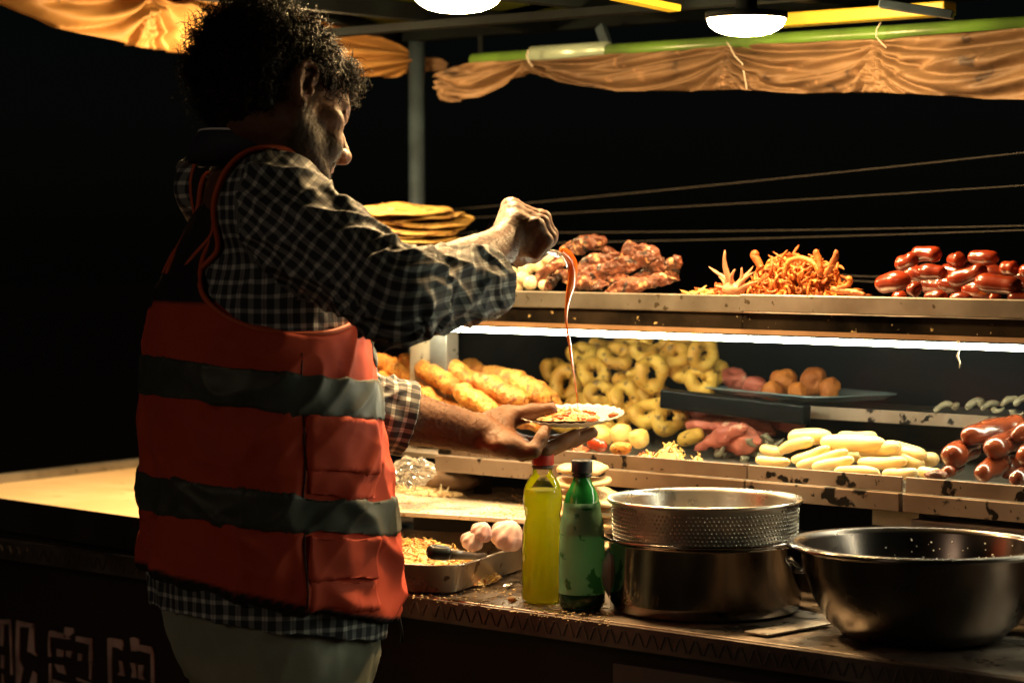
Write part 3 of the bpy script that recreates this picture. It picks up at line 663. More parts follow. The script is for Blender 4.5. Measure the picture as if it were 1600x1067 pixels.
# ---- pale buns in front
rows('pale_bun', 'bun', 'pale long buns heaped on the lower shelf', 'pale glossy long bun', bun_m, [
 ('the top row', [(1238,683,1296,682,24,3.34,3.32),(1286,690,1380,692,25,3.30,3.29),(1312,682,1366,680,20,3.37,3.36)]),
 ('the second row', [(1220,704,1268,690,19,3.33,3.30),(1346,706,1404,698,22,3.31,3.29),(1392,700,1442,712,24,3.34,3.31),(1290,702,1342,704,20,3.36),(1190,700,1222,706,16,3.38)]),
 ('the third row', [(1240,718,1294,700,18,3.31,3.28),(1344,722,1414,720,20,3.28,3.27),(1426,722,1462,718,22,3.34),(1300,712,1350,714,20,3.33),(1408,716,1440,726,20,3.31)]),
 ('the bottom row', [(1184,717,1232,721,16,3.26,3.25),(1246,727,1322,706,18,3.285,3.26),(1272,730,1332,718,17,3.26,3.245),(1306,736,1372,740,16,3.235,3.23),(1382,739,1432,737,17,3.24,3.235),(1436,734,1468,740,18,3.27)]),
 ], .0012, 30, .004, 14, 16, 'bun heap', 5, 1.12, .3)
# ---- brown glazed sausages at lower right
rows('glazed_sausage', 'sausage', 'brown glazed sausages at the lower right', 'thick brown glazed sausage', saus_d, [
 ('the top row', [(1510,680,1592,660,36,3.30,3.38),(1588,682,1640,662,30,3.30,3.36)]),
 ('the middle row', [(1486,712,1520,700,36,3.27,3.36),(1550,704,1600,684,38,3.27,3.36),(1598,714,1650,700,34,3.27,3.33)]),
 ('the bottom row', [(1534,741,1570,725,32,3.245,3.33),(1480,738,1500,728,20,3.25,3.33),(1588,752,1620,735,30,3.235,3.31),(1570,735,1600,720,30,3.32,3.38)]),
 ], .0024, 40, .004, 16, 18, 'brown sausage heap', 9, 1.06, .45)
c = PY(1462, 742, 3.24); obj('meat_scrap', blob(c, (.022, .012, .008), .003, 60, 77, 2), meat_m, None, 'thin brown meat scrap between the pale buns and glazed sausages', 'meat')

# ---- top shelf: red sausages
rows('red_sausage', 'sausage', 'red sausages heaped on the top shelf', 'shiny red sausage', saus_m, [
 ('the top row', [(1404,412,1430,402,26,3.42),(1430,399,1466,400,25,3.43),(1486,402,1504,403,26,3.44),(1518,401,1556,401,26,3.42)]),
 ('the second row', [(1438,425,1474,426,26,3.38),(1486,436,1536,420,27,3.36,3.36),(1568,419,1588,419,27,3.41),(1500,418,1520,414,24,3.46),(1598,424,1630,420,28,3.40)]),
 ('the third row', [(1376,448,1416,440,33,3.37,3.37),(1530,440,1590,448,33,3.33,3.33),(1470,446,1500,448,28,3.42),(1610,446,1650,444,30,3.36)]),
 ('the bottom row', [(1424,456,1434,455,27,3.34),(1448,466,1476,466,20,3.33),(1488,468,1516,468,18,3.33),(1550,468,1560,468,20,3.36),(1400,460,1412,462,24,3.42),(1580,466,1610,468,24,3.33)]),
 ('the back row', [(1420,430,1455,440,34,3.46),(1476,426,1512,436,34,3.48),(1540,430,1570,436,34,3.46),(1445,444,1480,446,34,3.44),(1510,452,1550,456,34,3.42),(1590,440,1620,440,34,3.46)])
 ], .0010, 45, .004, 16, 18, 'red sausage heap', 9, 1.0, .42)
# ---- top shelf: tangled fried tentacles
hc = PY(1250, 462, 3.47); hz = ZU-.028; k = np.random.default_rng(31)
HR = 84*m_px(hc); HH = .070
def strand(c0, d, L, r, seed, curlv=1.0, sides=7, n=12):
    kk = np.random.default_rng(seed); d = np.asarray(d, float); d /= np.linalg.norm(d); P = [np.asarray(c0, float)]; w = kk.normal(size=3)*curlv
    for i in range(n-1):
        d = d+np.cross(w, d)*.16+kk.normal(size=3)*.07; d /= np.linalg.norm(d); P.append(P[-1]+d*L/(n-1))
    t = np.linspace(0, 1, n); return np.array(P), r*(1.15-.55*t)*np.minimum(1, .35+4*t)*np.minimum(1, .3+6*(1-t))
inner = []
def dome_pt(a, rr, lift=0): return np.array([hc[0]+HR*rr*math.cos(a), hc[1]+.09*rr*math.sin(a), hz+.006+(HH+lift)*(1-rr**3.6)])
def dome_clamp(P, lo=.004):
    P = P.copy(); P[:, 2] = np.maximum(P[:, 2], hz+lo); return P
for i in range(260):
    a, rr = k.uniform(0, 6.28), k.uniform(0, 1)**.5
    p = dome_pt(a, rr)*1.0; p[2] = hz+.005+(p[2]-hz)*k.uniform(.3, .9)
    P, r = strand(p, k.normal(size=3)*[1, 1, .35], k.uniform(.03, .06), .0032, 2000+i, 2, 6, 8)
    inner.append(sweep(dome_clamp(P), r, 6))
tt = thing('fried_tentacle_tangle', 'inner mass of thin orange fried tentacles in the top shelf heap', 'fried tentacles', (float(hc[0]), float(hc[1]), hz))
obj('tangle', cat(inner), tent_m, tt, kind='stuff')
for i in range(170):
    a, rr = k.uniform(3.0, 6.5) if k.random() < .8 else k.uniform(0, 6.28), k.uniform(0, .98)**.6
    p = dome_pt(a, rr, .003); L = k.uniform(.04, .085)
    tang = np.array([-math.sin(a)*1.0, math.cos(a)*.4, 0])*k.choice([-1, 1])+k.normal(size=3)*[.7, .4, .35]
    P, r = strand(p, tang, L, k.uniform(.0020, .0036), 3000+i, 2.4, 8, 13)
    P -= (P.mean(0)-p)*.8
    V, f = sweep(dome_clamp(P), r, 8); V = bumpy(V, f, .0009, 160, i)
    obj('fried_tentacle', (V, f), tent_m, None, 'thin orange fried tentacle woven into the tangled heap on the top shelf', 'fried tentacle', 'thin fried tentacles in the tangled heap')
for i, (pts, w, lab) in enumerate([([(1283,428),(1281,412),(1276,396),(1274,390)], 10, 'upright fried tentacle standing out of the tangle, left one of the pair'),
      ([(1290,430),(1300,415),(1305,403),(1308,391)], 10, 'upright fried tentacle standing out of the tangle, right one of the pair'),
      ([(1190,420),(1183,406),(1177,398),(1184,395)], 12, 'thick fried tentacle tip curling over the left top of the tangle'),
      ([(1300,452),(1320,455),(1338,457),(1352,461)], 9, 'fried tentacle lying flat at the right foot of the tangle'),
      ([(1226,432),(1230,408),(1252,402),(1274,412),(1282,430)], 9, 'arched fried tentacle forming a loop over a dark hole in the tangle'),
      ([(1310,450),(1326,446),(1330,436),(1322,434)], 8, 'curled fried tentacle hooking up at the right side of the tangle')]):
    P = np.array([PY(a, b, 3.39) for a, b in pts]); t = np.linspace(0, 1, len(P)); T2 = np.linspace(0, 1, 16)
    P = np.stack([np.interp(T2, t, P[:, j]) for j in range(3)], 1); P[1:-1] = (P[:-2]+P[1:-1]*2+P[2:])/4; P[1:-1] = (P[:-2]+P[1:-1]*2+P[2:])/4
    V, f = sweep(P, w*.5*m_px(P[0])*np.minimum(1, .5+5*(1-T2))*np.ones(16), 10); V = bumpy(V, f, .0012, 130, 900+i)
    obj('fried_tentacle', (V, f), tent_m, None, lab, 'fried tentacle')
# pale squid with spread arms at the left of the heap
sq = PY(1146, 448, 3.36)
st = thing('whole_squid', 'pale pink squid with pointed arms fanned upward left of the tangle', 'squid', (float(sq[0]), float(sq[1]), hz))
for i, (x1, y1, x2, y2, w) in enumerate([(1145,448,1133,391,11),(1144,450,1112,417,9),(1143,452,1118,432,9),(1146,450,1150,421,9),(1148,452,1163,418,8),(1150,452,1172,415,8),(1152,454,1180,425,9),(1146,456,1120,446,8),(1150,456,1128,424,7),(1150,456,1186,440,9)]):
    p, q = PY(x1, y1, 3.36), PY(x2, y2, 3.36+.02*((i % 3)-1)); t = np.linspace(0, 1, 12); P = p+(q-p)*t[:, None]+rt*(.006*np.sin(t*3.1+i)*(1 if i % 2 else -1))[:, None]
    V, f = sweep(P, w*.55*m_px(p)*(1-t)**.7+.0005, 8); obj('arm', (bumpy(V, f, .0006, 150, i), f), squid_m, st)
obj('body', blob(sq-[0, 0, .004], (.022, .018, .013), .002, 60, 3, 3), squid_m, st)
c = PY(1098, 462, 3.38); c[2] = hz
shreds('pale_shred_heap', c, .062, .035, .034, 190, .03, .0020, [shred_m, tent_m, fried_p], 'flat heap of pale fried shreds between roast meat and squid on top shelf', 'fried shreds', 15, up_=.25)
shreds('orange_shred_heap', c+[.03, .02, .015], .035, .02, .030, 60, .02, .0028, [red_bit, tent_m], 'reddish crisp shreds lying on the pale shred heap', 'fried shreds', 16, up_=.5)

# ---- top shelf: roast meat
MT = [('the top', [(868,404,905,384,26,3.44),(895,392,938,380,24,3.42),(928,392,968,400,22,3.45),(975,404,1000,392,26,3.44),(1000,392,1036,424,26,3.40)]),
      ('the middle', [(838,440,880,408,22,3.36),(905,430,960,404,28,3.39),(915,438,1005,408,32,3.35),(1005,415,1050,432,24,3.42),(1044,410,1058,434,24,3.38)]),
      ('the bottom', [(856,448,882,428,18,3.34),(885,440,915,436,24,3.38),(928,452,948,446,16,3.335),(962,454,1040,440,26,3.335),(990,440,1030,430,26,3.42),(895,452,925,450,20,3.36),(940,440,980,438,24,3.40)])]
for rn, items in MT:
    items = sorted(items, key=lambda e: e[0]+e[2])
    for i, e in enumerate(items):
        p, q = PY(e[0], e[1], e[5]), PY(e[2], e[3], e[5]+.01); w = e[4]*m_px(p)
        obj('roast_meat_piece', slab(p-(q-p)*.22, q+(q-p)*.22, w*1.15, .01, 600+i+len(rn)*10, .006, .42, .0055, 48, roll=1.4), meat_m, None, 'charred reddish roast meat piece, %s in %s of the meat heap' % (ordw(i, len(items)), rn), 'meat', 'roast meat pieces heaped on the top shelf')
# creamy white balls
WB = [(800,428,12),(822,420,12),(842,414,12),(855,405,10),(786,444,13),(806,446,13),(830,442,12),(816,434,11),(848,428,10),(776,430,11),(936,412,8),(928,418,7),(850,446,9)]
WB = sorted(WB)
for i, (a, b, r) in enumerate(WB):
    c = PY(a, b, 3.40 if b < 432 else 3.36); obj('white_fish_ball', blob(c, np.array([1, 1, .93])*r*m_px(c), .001, 40, 700+i, 3), white_ball, None, 'creamy white ball beside the roast meat, %s of its group' % ordw(i, len(WB)) if i < 12 else 'creamy white ball tucked furthest right among the roast meat pieces', 'fish ball', 'creamy white balls on the top shelf')

# ---- flatbread stacks
def flatbread(c, r, th, seed, tilt, amp=.006, yaw=0):
    kk = np.random.default_rng(seed); seg_ = 40; rr = np.array([0.001, .3, .55, .75, .88, .96, 1.0, .97, .88, .7, .4, .001]); zt = np.array([1, 1, .95, .95, .9, .7, 0, -.7, -.95, -1, -1, -1])*th*.5
    V, f = lathe(np.c_[rr*r, zt], (0, 0, 0), seg_); a = np.arctan2(V[:, 1], V[:, 0]); d = np.hypot(V[:, 0], V[:, 1])/r
    edge = 1+.045*np.sin(3*a+kk.uniform(0, 6))+.03*np.sin(5*a+kk.uniform(0, 6))+.015*np.sin(11*a+kk.uniform(0, 6)); V[:, 0] *= edge; V[:, 1] *= edge
    V[:, 2] += amp*d**2*(np.sin(2*a+kk.uniform(0, 6))+.6*np.sin(5*a+kk.uniform(0, 6)))*.6 + .0012*nz(V, 55, seed, 3)
    V[:, 2] += V[:, 0]*tilt[0]+V[:, 1]*tilt[1]
    return V+np.asarray(c), [g[:, ::-1] for g in f]
fc = PY(652, 400, 3.45); k = np.random.default_rng(5); z = hz+.020
nb = 15; ztop = PY(652, 328, 3.45)[2]; dz = (ztop-z)/(nb-1)
nm = ['bottom', 'second from bottom', 'third from bottom', 'fourth from bottom', 'fifth from bottom', 'sixth from bottom', 'seventh from bottom', 'middle', 'seventh from top', 'sixth from top', 'fifth from top', 'fourth from top', 'third from top', 'second from top', 'topmost']
nm_old = ['bottom', 'second from bottom', 'third from bottom', 'fourth from bottom', 'fifth from bottom', 'sixth from bottom', 'sixth from top', 'fifth from top', 'fourth from top', 'third from top', 'second from top', 'topmost']
for i in range(nb):
    c = fc+np.array([k.uniform(-.010, .010), k.uniform(-.010, .010), 0]); c[2] = z+i*dz
    c[:2] += (rt*(-.012 if i == nb-1 else .006*math.sin(i*1.7)))[:2]
    obj('flatbread', flatbread(c, .100*(.90 if i == nb-1 else 1-.03*(i%3)), .0060, 800+i, (.10*vh[0]+.035*math.sin(i*2.1), .10*vh[1]+.035*math.cos(i)), .0055), flat_m, None, 'yellow blistered flatbread, %s one in the stack by the pole' % nm[i], 'flatbread', 'flatbreads stacked by the corner pole')
fc = PY(925, 800, 3.13); nb = 9; z0 = ZC+.004; ztop = PY(905, 730, 3.13)[2]
nm2 = ['bottom', 'second from bottom', 'third from bottom', 'fourth from bottom', 'middle', 'fourth from top', 'third from top', 'second from top', 'topmost']
wd = [.055,.058,.056,.060,.058,.056,.054,.047,.042]
flat_p = M('pale_flatbread', (.72,.55,.33), .6, c2=(.62,.40,.18), s2=20, spots=[((.4,.2,.08), 35, .66)], bump=.5, bs=60, bdist=.003)
for i in range(nb):
    c = fc.copy(); c[2] = z0+(ztop-z0)*i/(nb-1); c[:2] += (rt*(.006*math.sin(i*2.3)-.002*i+.0))[:2]
    obj('small_flatbread', flatbread(c, wd[i]*1.05, .010, 850+i, (.1*vh[0]+.08*math.sin(i*1.9), .1*vh[1]), .004), flat_p, None, 'small pale flatbread, %s one in the stack behind the green bottle' % nm2[i], 'flatbread', 'small flatbreads stacked behind the bottles')

# ================================================================== COUNTER THINGS
# sheet of metal with crumbs
a0, a1, a2, a3 = PZ(560, 795, .985), PZ(836, 812, .985), PZ(836, 762, .985), PZ(560, 757, .985)
sheet = obj('metal_sheet', prism([a0, a1, a2+[0, .0, 0], a3], .977, .985), M('bright_worn_board', (.66,.62,.55), .32, .45, c2=(.52,.47,.40), s2=9, spots=[((.30,.22,.14), 40, .64)], rrange=(.2,.5,14), rv=0, bump=.1, bs=50), None, 'flat metal board covered with crumbs over the steel pan', 'metal board', smooth=False, bevel=.0015)
for lg in ((PZ(612, 806, .92)), (PZ(834, 775, .92))):
    pass
obj('board_block', box((min(a3[0], a2[0])+.03, a2[1]-.06, ZC), (max(a3[0], a2[0])-.03, a2[1]-.02, .9765)), black, None, 'dark block carrying the back of the crumb covered metal board', 'block', smooth=False)
def crumbs(name, pts, rng_r, mat, label, cat_, seed, z):
    kk = np.random.default_rng(seed); P = []
    for (x, y) in pts:
        r = kk.uniform(*rng_r); V, f = ICO[1]; P.append((V*np.array([kk.uniform(.7, 1.6), kk.uniform(.7, 1.6), .6])*r+np.array([x, y, z+r*.5]), f))
    o = obj(name, cat(P), mat, None, label, cat_, kind='stuff')
kk = np.random.default_rng(3); pts = []
while len(pts) < 420:
    u, v = kk.uniform(), kk.uniform(); p = (a0*(1-u)+a1*u)*(1-v)+(a3*(1-u)+a2*u)*v
    if kk.random() < .25+.75*(math.sin(u*9)*.5+.5)*(1-v*.6): pts.append((p[0], p[1]))
crumbs('bread_crumbs', pts, (.0007, .0022), crumb_m, 'scattered pale crumbs on the metal board', 'crumbs', 4, .985)
# row of pale shredded stuff at the back left of the board
c = PZ(668, 771, .986); shreds('pale_shred_mat', c,   .085, .03, .012, 190, .022, .0018, [crumb_m, white_ball], 'pale mat of shreds at the back left corner of the metal board', 'shreds', 17, up_=.2)

# steel pan
n0 = PZ(717, 884, .93); d1 = (rt*.375+vh*.927); d2 = (-rt*.927+vh*.375); pcn = n0+d1*.20+d2*.15
pan = thing('steel_pan', 'rectangular steel pan holding shredded food, garlic bulbs and a black handled ladle', 'pan', (float(pcn[0]), float(pcn[1]), ZC+.0005), math.atan2(d1[1], d1[0]))
obj('tray', rpan(.195, .135, .035, .047, .0015, .010, .005), M('silver_pan', (.62,.59,.54), .34, .85, c2=(.48,.44,.40), s2=9, spots=[((.12,.09,.07), 40, .66)], rrange=(.22,.5,12), bump=.15, bs=50, rv=0), pan, local=True)
c = pcn.copy(); c[2] = ZC+.003
shreds('shredded_filling', c+d2*.02-d1*.02,   .175, .125, .060, 2000, .016, .0016, [shred_m, fried_p, crumb_m, tent_m], 'orange and white shredded filling heaped in the steel pan', 'filling', 18, up_=.35)
def garlic(px, py, r, lab, seed):
    c = PD(px, py, 4.04 if px > 760 else 4.0); V, f = ICO[3]; a = np.arctan2(V[:, 1], V[:, 0])
    V = V*(1+.10*np.cos(8*a)*(1-V[:, 2]**2))[:, None]; V = V*[1, 1, .82]
    top = V[:, 2] > .6; V[top, 2] += (V[top, 2]-.6)*1.2
    V = V@np.array(Matrix.Rotation(R(35), 3, 'Y')@Matrix.Rotation(seed, 3, 'Z')).T*r*m_px(c)+c
    obj('garlic_bulb', (V, f), garlic_m, None, lab, 'garlic', 'garlic bulbs in the steel pan')
garlic(792, 838, 26, 'large round garlic bulb nearest the yellow bottle in the steel pan', .3)
garlic(752, 832, 17, 'small garlic bulb at the back, left of the largest one', 1.1)
garlic(737, 846, 17, 'garlic bulb lowest in the filling, left of the others', 2.2)
ld = thing('ladle', 'ladle with thick black handle lying across the steel pan rim', 'ladle', tuple(map(float, PD(700, 868, 3.93))))
P = [PD(667, 861, 3.90), PD(680, 862, 3.905), PD(696, 864, 3.915), PD(704, 865, 3.92)]
obj('handle', stick(P[0], P[3], .0125, 0, .0003, 30, 1, 18, 16, 6), blackpl, ld)
P = np.array([PD(700, 865, 3.92), PD(720, 867, 3.95), PD(745, 869, 3.99), PD(757, 868, 4.01)])
obj('shaft', sweep(P, [.0095, .0075, .006, .005], 12), M('worn_dark_metal', (.14,.12,.11), .35, .6, rv=0), ld)

# crumpled clear plastic bag
c = PD(645, 736, 4.28); bagm = GLASS('crumpled_plastic', (.93,.90,.84), .10, .15)
V, f = ICO[3]; V = V*[.036, .032, .026]; V = bumpy(V, f, .009, 50, 9, 4); V = V*(1+.22*nz(V, 130, 19, 2))[:, None]
obj('plastic_bag', (V+c, f), bagm, None, 'crumpled clear plastic bag on the metal board next to the vest', 'plastic bag', smooth=False)
c2 = PD(700, 748, 4.5); V, f = ICO[3]; V = V*[.075, .05, .018]; V = bumpy(V, f, .012, 20, 29, 4)
obj('cloth_heap', (V+c2, f), M('brown_cloth', (.16,.10,.06), .8, c2=(.1,.06,.04), s2=9, rv=0), None, 'dark brown cloth lying behind the crumb covered board', 'cloth')

# ---- bottles
def bottle(px, py, d, prof_px, fill, label, capc, liquid, shell, extra=None, tilt=0):
    c = PD(px, py, d); s = m_px(c); c[2] = ZC
    t = thing('plastic_bottle', label, 'bottle', (float(c[0]), float(c[1]), ZC+.0005))
    t.rotation_euler = (0, 0, 0)
    prof = [(r*s, z*s) for r, z in prof_px]
    outer = lathe([(1e-4, prof[0][1]+.003)]+prof, seg=40)
    obj('bottle_shell', outer, shell, t, local=True)
    li = [(max(r-.0012, 1e-4), z+.001) for r, z in prof if z < fill*s]
    rr = np.interp(fill*s, [z for r, z in prof], [r for r, z in prof])-.0012
    li = [(1e-4, li[0][1]+.003)]+li+[(rr, fill*s), (1e-4, fill*s)]
    obj('drink', lathe(li, seg=40), liquid, t, local=True)
    return t, s, prof
bot_y = [(22,3),(30,0),(33,6),(33.5,16),(32,22),(33,30),(33,80),(32,105),(30,120),(27,132),(28,140),(30,150),(31,162),(30,175),(26,185),(20,195),(16,200),(15.5,206),(15.5,214)]
for _ in range(1):
    yb = [(a, b*1.0) for a, b in bot_y]
yel = M('yellow_drink', (.93,.93,.0), .22, c2=(.91,.91,.0), s2=6, rv=0, sss=.0, trl=.72)
clear_pl = GLASS('clear_plastic', (.99,.98,.95), .02, .06)
by, s, prof = bottle(848, 948, 3.85, yb, 176, 'clear plastic bottle of bright yellow drink with a red cap', None, yel, clear_pl)
def capmesh(z0, r, h, s, ridges=24):
    V, f = lathe([(r*.96*s, z0*s), (r*s, (z0+2)*s), (r*s, (z0+h-3)*s), (r*.93*s, (z0+h)*s), (1e-4, (z0+h)*s)], seg=48)
    a = np.arctan2(V[:, 1], V[:, 0]); m_ = np.hypot(V[:, 0], V[:, 1]) > r*.9*s; k_ = 1+.018*np.sign(np.sin(a*ridges)); V[m_, 0] *= k_[m_]; V[m_, 1] *= k_[m_]; return V, f
obj('cap', capmesh(214, 17, 22, s), M('red_cap', (.50,.035,.035), .4, rv=0), by, local=True)
obj('cap_ring', lathe([(15.6*s, 208*s), (17*s, 209*s), (17*s, 213*s), (15.6*s, 213.5*s)], seg=36), M('dark_ring', (.10,.06,.06), .5, rv=0), by, local=True)
bot_g = [(20,4),(28,0),(34,5),(37,14),(36.5,26),(35.5,34),(36,60),(35.5,110),(34,135),(31,150),(29,160),(29,168),(26,178),(20,190),(15,200),(13.5,206),(13.5,216)]
grn = M('green_plastic', (.26,.56,.35), .42, c2=(.36,.66,.46), s2=9, spots=[((.05,.22,.08), 34, .60)], bump=.6, bs=60, rv=0, trl=.5, coat=.3)
grn_d = M('dark_green_liquid', (.008,.05,.012), .1, rv=0, coat=.5)
cgp = PD(909, 962, 3.77); s = m_px(cgp)
bgn = thing('plastic_bottle', 'green plastic soda bottle with a dark cap standing beside the yellow one', 'bottle', (float(cgp[0]), float(cgp[1]), ZC+.0005))
pr = [(r*s, z*s) for r, z in bot_g]
Vb, fb = lathe([(1e-4, 5*s)]+pr[:5], seg=40)
obj('bottle_base', (Vb, fb), grn_d, bgn, local=True)
V, f = lathe([(36.3*s, 26.5*s)]+pr[5:12], seg=40); obj('bottle_shell', (bumpy(V, f, .0006, 60, 4), f), grn, bgn, local=True)
obj('bottle_shoulder', lathe([(35*s, 118*s)]+[p for p in pr[12:]], seg=40), M('deep_green_plastic', (.012,.15,.03), .12, coat=.6, rv=0, c2=(.03,.3,.06), s2=20, trl=.3), bgn, local=True)
obj('cap', capmesh(214, 16.5, 20, s), M('dark_blue_cap', (.03,.035,.05), .4, rv=0), bgn, local=True)
obj('cap_ring', lathe([(13.6*s, 207*s), (15.5*s, 208*s), (15.5*s, 212*s), (13.6*s, 213*s)], seg=36), blackpl, bgn, local=True)

# ---- pot with perforated colander, bowl
pt = PZ(1101, 952, ZC); s = m_px(pt)
pot = thing('steel_pot', 'wide dark shiny steel pot with a flared rim beside the bottles', 'pot', (float(pt[0]), float(pt[1]), ZC+.0005))
r_ = 150*s; hp = .114
obj('pot_body', lathe([(1e-4, 0), (r_*.93, 0), (r_*.985, .006), (r_, .02), (r_, hp-.008), (r_*1.02, hp-.003), (r_*1.09, hp), (r_*1.095, hp+.003), (r_*1.07, hp+.004), (r_*.992, hp), (r_*.985, hp-.01), (r_*.985, .02), (r_*.93, .008), (1e-4, .006)], seg=96),
    M('dark_shiny_steel', (.28,.24,.21), .09, 1, c2=(.18,.15,.13), s2=6, rrange=(.07,.2,8), bump=.12, bs=9, bdist=.006, rv=0), pot, local=True)
obj('handle', sweep(np.array([[r_*1.0, -.02, hp*.62], [r_*1.17, -.015, hp*.62], [r_*1.17, .015, hp*.62], [r_*1.0, .02, hp*.62]])@np.array(Matrix.Rotation(R(20), 3, 'Z')).T, .004, 8), steel, pot, local=True)
cl = thing('colander', 'perforated steel colander resting inside the wide pot', 'colander', (float(pt[0]), float(pt[1]), ZC+.090))
rc = 150*s; hc_ = .082
prof = [(1e-4, 0), (rc*.75, .0), (rc*.93, .012), (rc*.955, .03), (rc*.965, hc_-.006), (rc*1.0, hc_-.004), (rc*1.02, hc_), (rc*1.005, hc_+.004), (rc*.965, hc_+.002), (rc*.95, hc_-.006), (rc*.94, .03), (rc*.91, .015), (1e-4, .003)]
colm = M('colander_steel', (.62,.58,.52), .24, .95, c2=(.45,.41,.36), s2=8, rrange=(.2,.42,12), bump=.1, bs=40, rv=0)
obj('basket', lathe(prof, seg=96), colm, cl, local=True)
dots = []
Vd, fd = ICO[1]
for row in range(9):
    z = .0215+row*.0060; nn_ = 132
    for i in range(nn_):
        a = (i+.5*(row % 2))*2*math.pi/nn_; rr = np.interp(z, [.012, .03, .07], [rc*.93, rc*.955, rc*.963])+.0004
        dots.append((Vd*[.0018, .0018, .0018]+[rr*math.cos(a), rr*math.sin(a), z], fd))
obj('perforation', cat(dots), colm, cl, kind='stuff', local=True)
hd = []
for row in range(8):
    z = .0268+row*.0056; nn_ = 150
    for i in range(nn_):
        a = (i+.5*(row % 2))*2*math.pi/nn_; rr = np.interp(z, [.012, .03, .07], [rc*.93, rc*.955, rc*.963])+.0000
        hd.append((Vd*[.0011, .0011, .0016]+[rr*math.cos(a), rr*math.sin(a), z], fd))

bc = PZ(1440, 998, ZC); s = m_px(bc); rb = 198*s
bowl = thing('mixing_bowl', 'large brushed steel mixing bowl with rolled rim at the front right', 'bowl', (float(bc[0]), float(bc[1]), ZC+.0005))
hb = .136
prof = [(1e-4, 0), (rb*.50, 0), (rb*.62, .006), (rb*.76, .03), (rb*.86, .062), (rb*.93, .10), (rb*.955, hb-.006), (rb*.97, hb), (rb*1.045, hb+.001), (rb*1.06, hb-.003), (rb*1.065, hb), (rb*1.055, hb+.004), (rb*.965, hb+.0035), (rb*.945, hb-.004), (rb*.92, .10), (rb*.85, .064), (rb*.75, .033), (rb*.6, .009), (1e-4, .003)]
def smooth_prof(p, n=4):
    p = np.array(p); out = [p[0]]
    for i in range(len(p)-1):
        a, b = p[i], p[i+1]; out.append(b)
    return p
obj('basin', lathe(prof, seg=128), M('brushed_bowl_steel', (.13,.11,.10), .20, 1, c2=(.10,.09,.08), s2=3, rrange=(.18,.3,5), rv=0, bump=.02, bs=20), bowl, local=True)
kk = np.random.default_rng(8); ds = []
for i in range(110):
    a = kk.uniform(.6, 2.6); z = kk.uniform(.03, .125); rr = np.interp(z, [.009, .033, .064, .10, .132], [rb*.6, rb*.75, rb*.85, rb*.92, rb*.945])-.0005
    r0 = kk.uniform(.0006, .0019); ds.append((Vd*[r0, r0, r0]+[rr*math.cos(a), rr*math.sin(a), z], fd))
obj('droplet', cat(ds), M('white_specks', (.8,.8,.75), .25, rv=0), bowl, kind='stuff', local=True)

# knife lying between pot and bowl, shiny scrap beside the pan
kp, kq = PZ(1200, 993, ZC+.004), PZ(1300, 975, ZC+.004)
e = (kq-kp)/np.linalg.norm(kq-kp); w_ = np.array([-e[1], e[0], 0])
obj('scraper_blade', prism([kp, kq, kq+w_*.045, kp+w_*.045], ZC+.003, ZC+.006), steel_dull, None, 'flat steel scraper blade lying on the counter between pot and bowl', 'scraper', smooth=False, bevel=.001)
P = np.array([PZ(786, 917, ZC+.006), PZ(800, 910, ZC+.007), PZ(812, 908, ZC+.007), PZ(826, 914, ZC+.006)])
obj('foil_scrap', sweep(P, [.004, .008, .008, .003], 8, (1, .5)), steel, None, 'small shiny foil scrap between the steel pan and the yellow bottle', 'foil')
kk = np.random.default_rng(14); pts = []
for i in range(420):
    px = kk.uniform(645, 960); u = kk.uniform(0, 1)**1.2
    y = 944+(px-645)*.139-8-40*u; p = PZ(px, y, ZC); pts.append((p[0], p[1]))
crumbs('counter_crumbs', pts, (.0006, .0022), crumb_m, 'tiny crumbs scattered on the counter in front of the pan and bottles', 'crumbs', 5, ZC)
V, f = ICO[2]; c = PZ(800, 936, ZC+.004); obj('bread_scrap', (bumpy(V*[.008, .006, .0045], f, .001, 150, 4)+c, f), crumb_m, None, 'single pale bread scrap on the counter before the yellow bottle', 'bread scrap')
# towel between bottle and pot
c = PZ(946, 905, ZC+.05); V, f = ICO[3]; V = bumpy(V*[.022, .03, .05], f, .010, 30, 44, 4)
obj('wiping_cloth', (V+[c[0], c[1]+.03, ZC+.055], f), M('grey_wiping_cloth', (.40,.36,.32), .8, c2=(.2,.15,.12), s2=20, rv=0), None, 'crumpled grey cloth squeezed between the green bottle and the pot', 'cloth')

# ---- paper plate with topped snack, sauce, spoon (held by the man)
DP = 3.90
plc = PD(893, 658, DP); s = m_px(plc); rp = 82*s
plate = thing('paper_plate', 'small white crinkled paper plate held in the man\'s left hand', 'plate', tuple(map(float, plc)), 0)
tiltM = Matrix.Rotation(R(6.5), 3, Vector(rt))   # leans toward the camera
tiltM = Matrix.Rotation(R(-2), 3, Vector(vh))@tiltM
plate.rotation_euler = tiltM.to_euler()
seg_ = 120; prof = [(1e-4, 0), (rp*.62, 0), (rp*.70, .002), (rp*.86, .007), (rp*1.0, .0115), (rp*1.0, .0125), (rp*.86, .0082), (rp*.70, .0032), (rp*.62, .0012), (1e-4, .0012)]
V, f = lathe(prof, (0, 0, 0), seg_); a = np.arctan2(V[:, 1], V[:, 0]); d = np.hypot(V[:, 0], V[:, 1])/rp
k_ = np.clip((d-.68)/.32, 0, 1); V[:, 2] += k_*.0012*np.sin(a*30); V[:, :2] *= (1+k_*.012*np.sin(a*30+1.2))[:, None]
obj('plate_disc', (V, f), paper_m, plate, local=True)
cc = plc+np.array([0, 0, .004])
t = shreds('topped_snack', cc+rt*(-.010), .054, .054, .016, 230, .013, .0014, [shred_m, red_bit, crumb_m, white_ball], 'chopped red and white snack heaped on the paper plate', 'snack', 19, up_=.3)
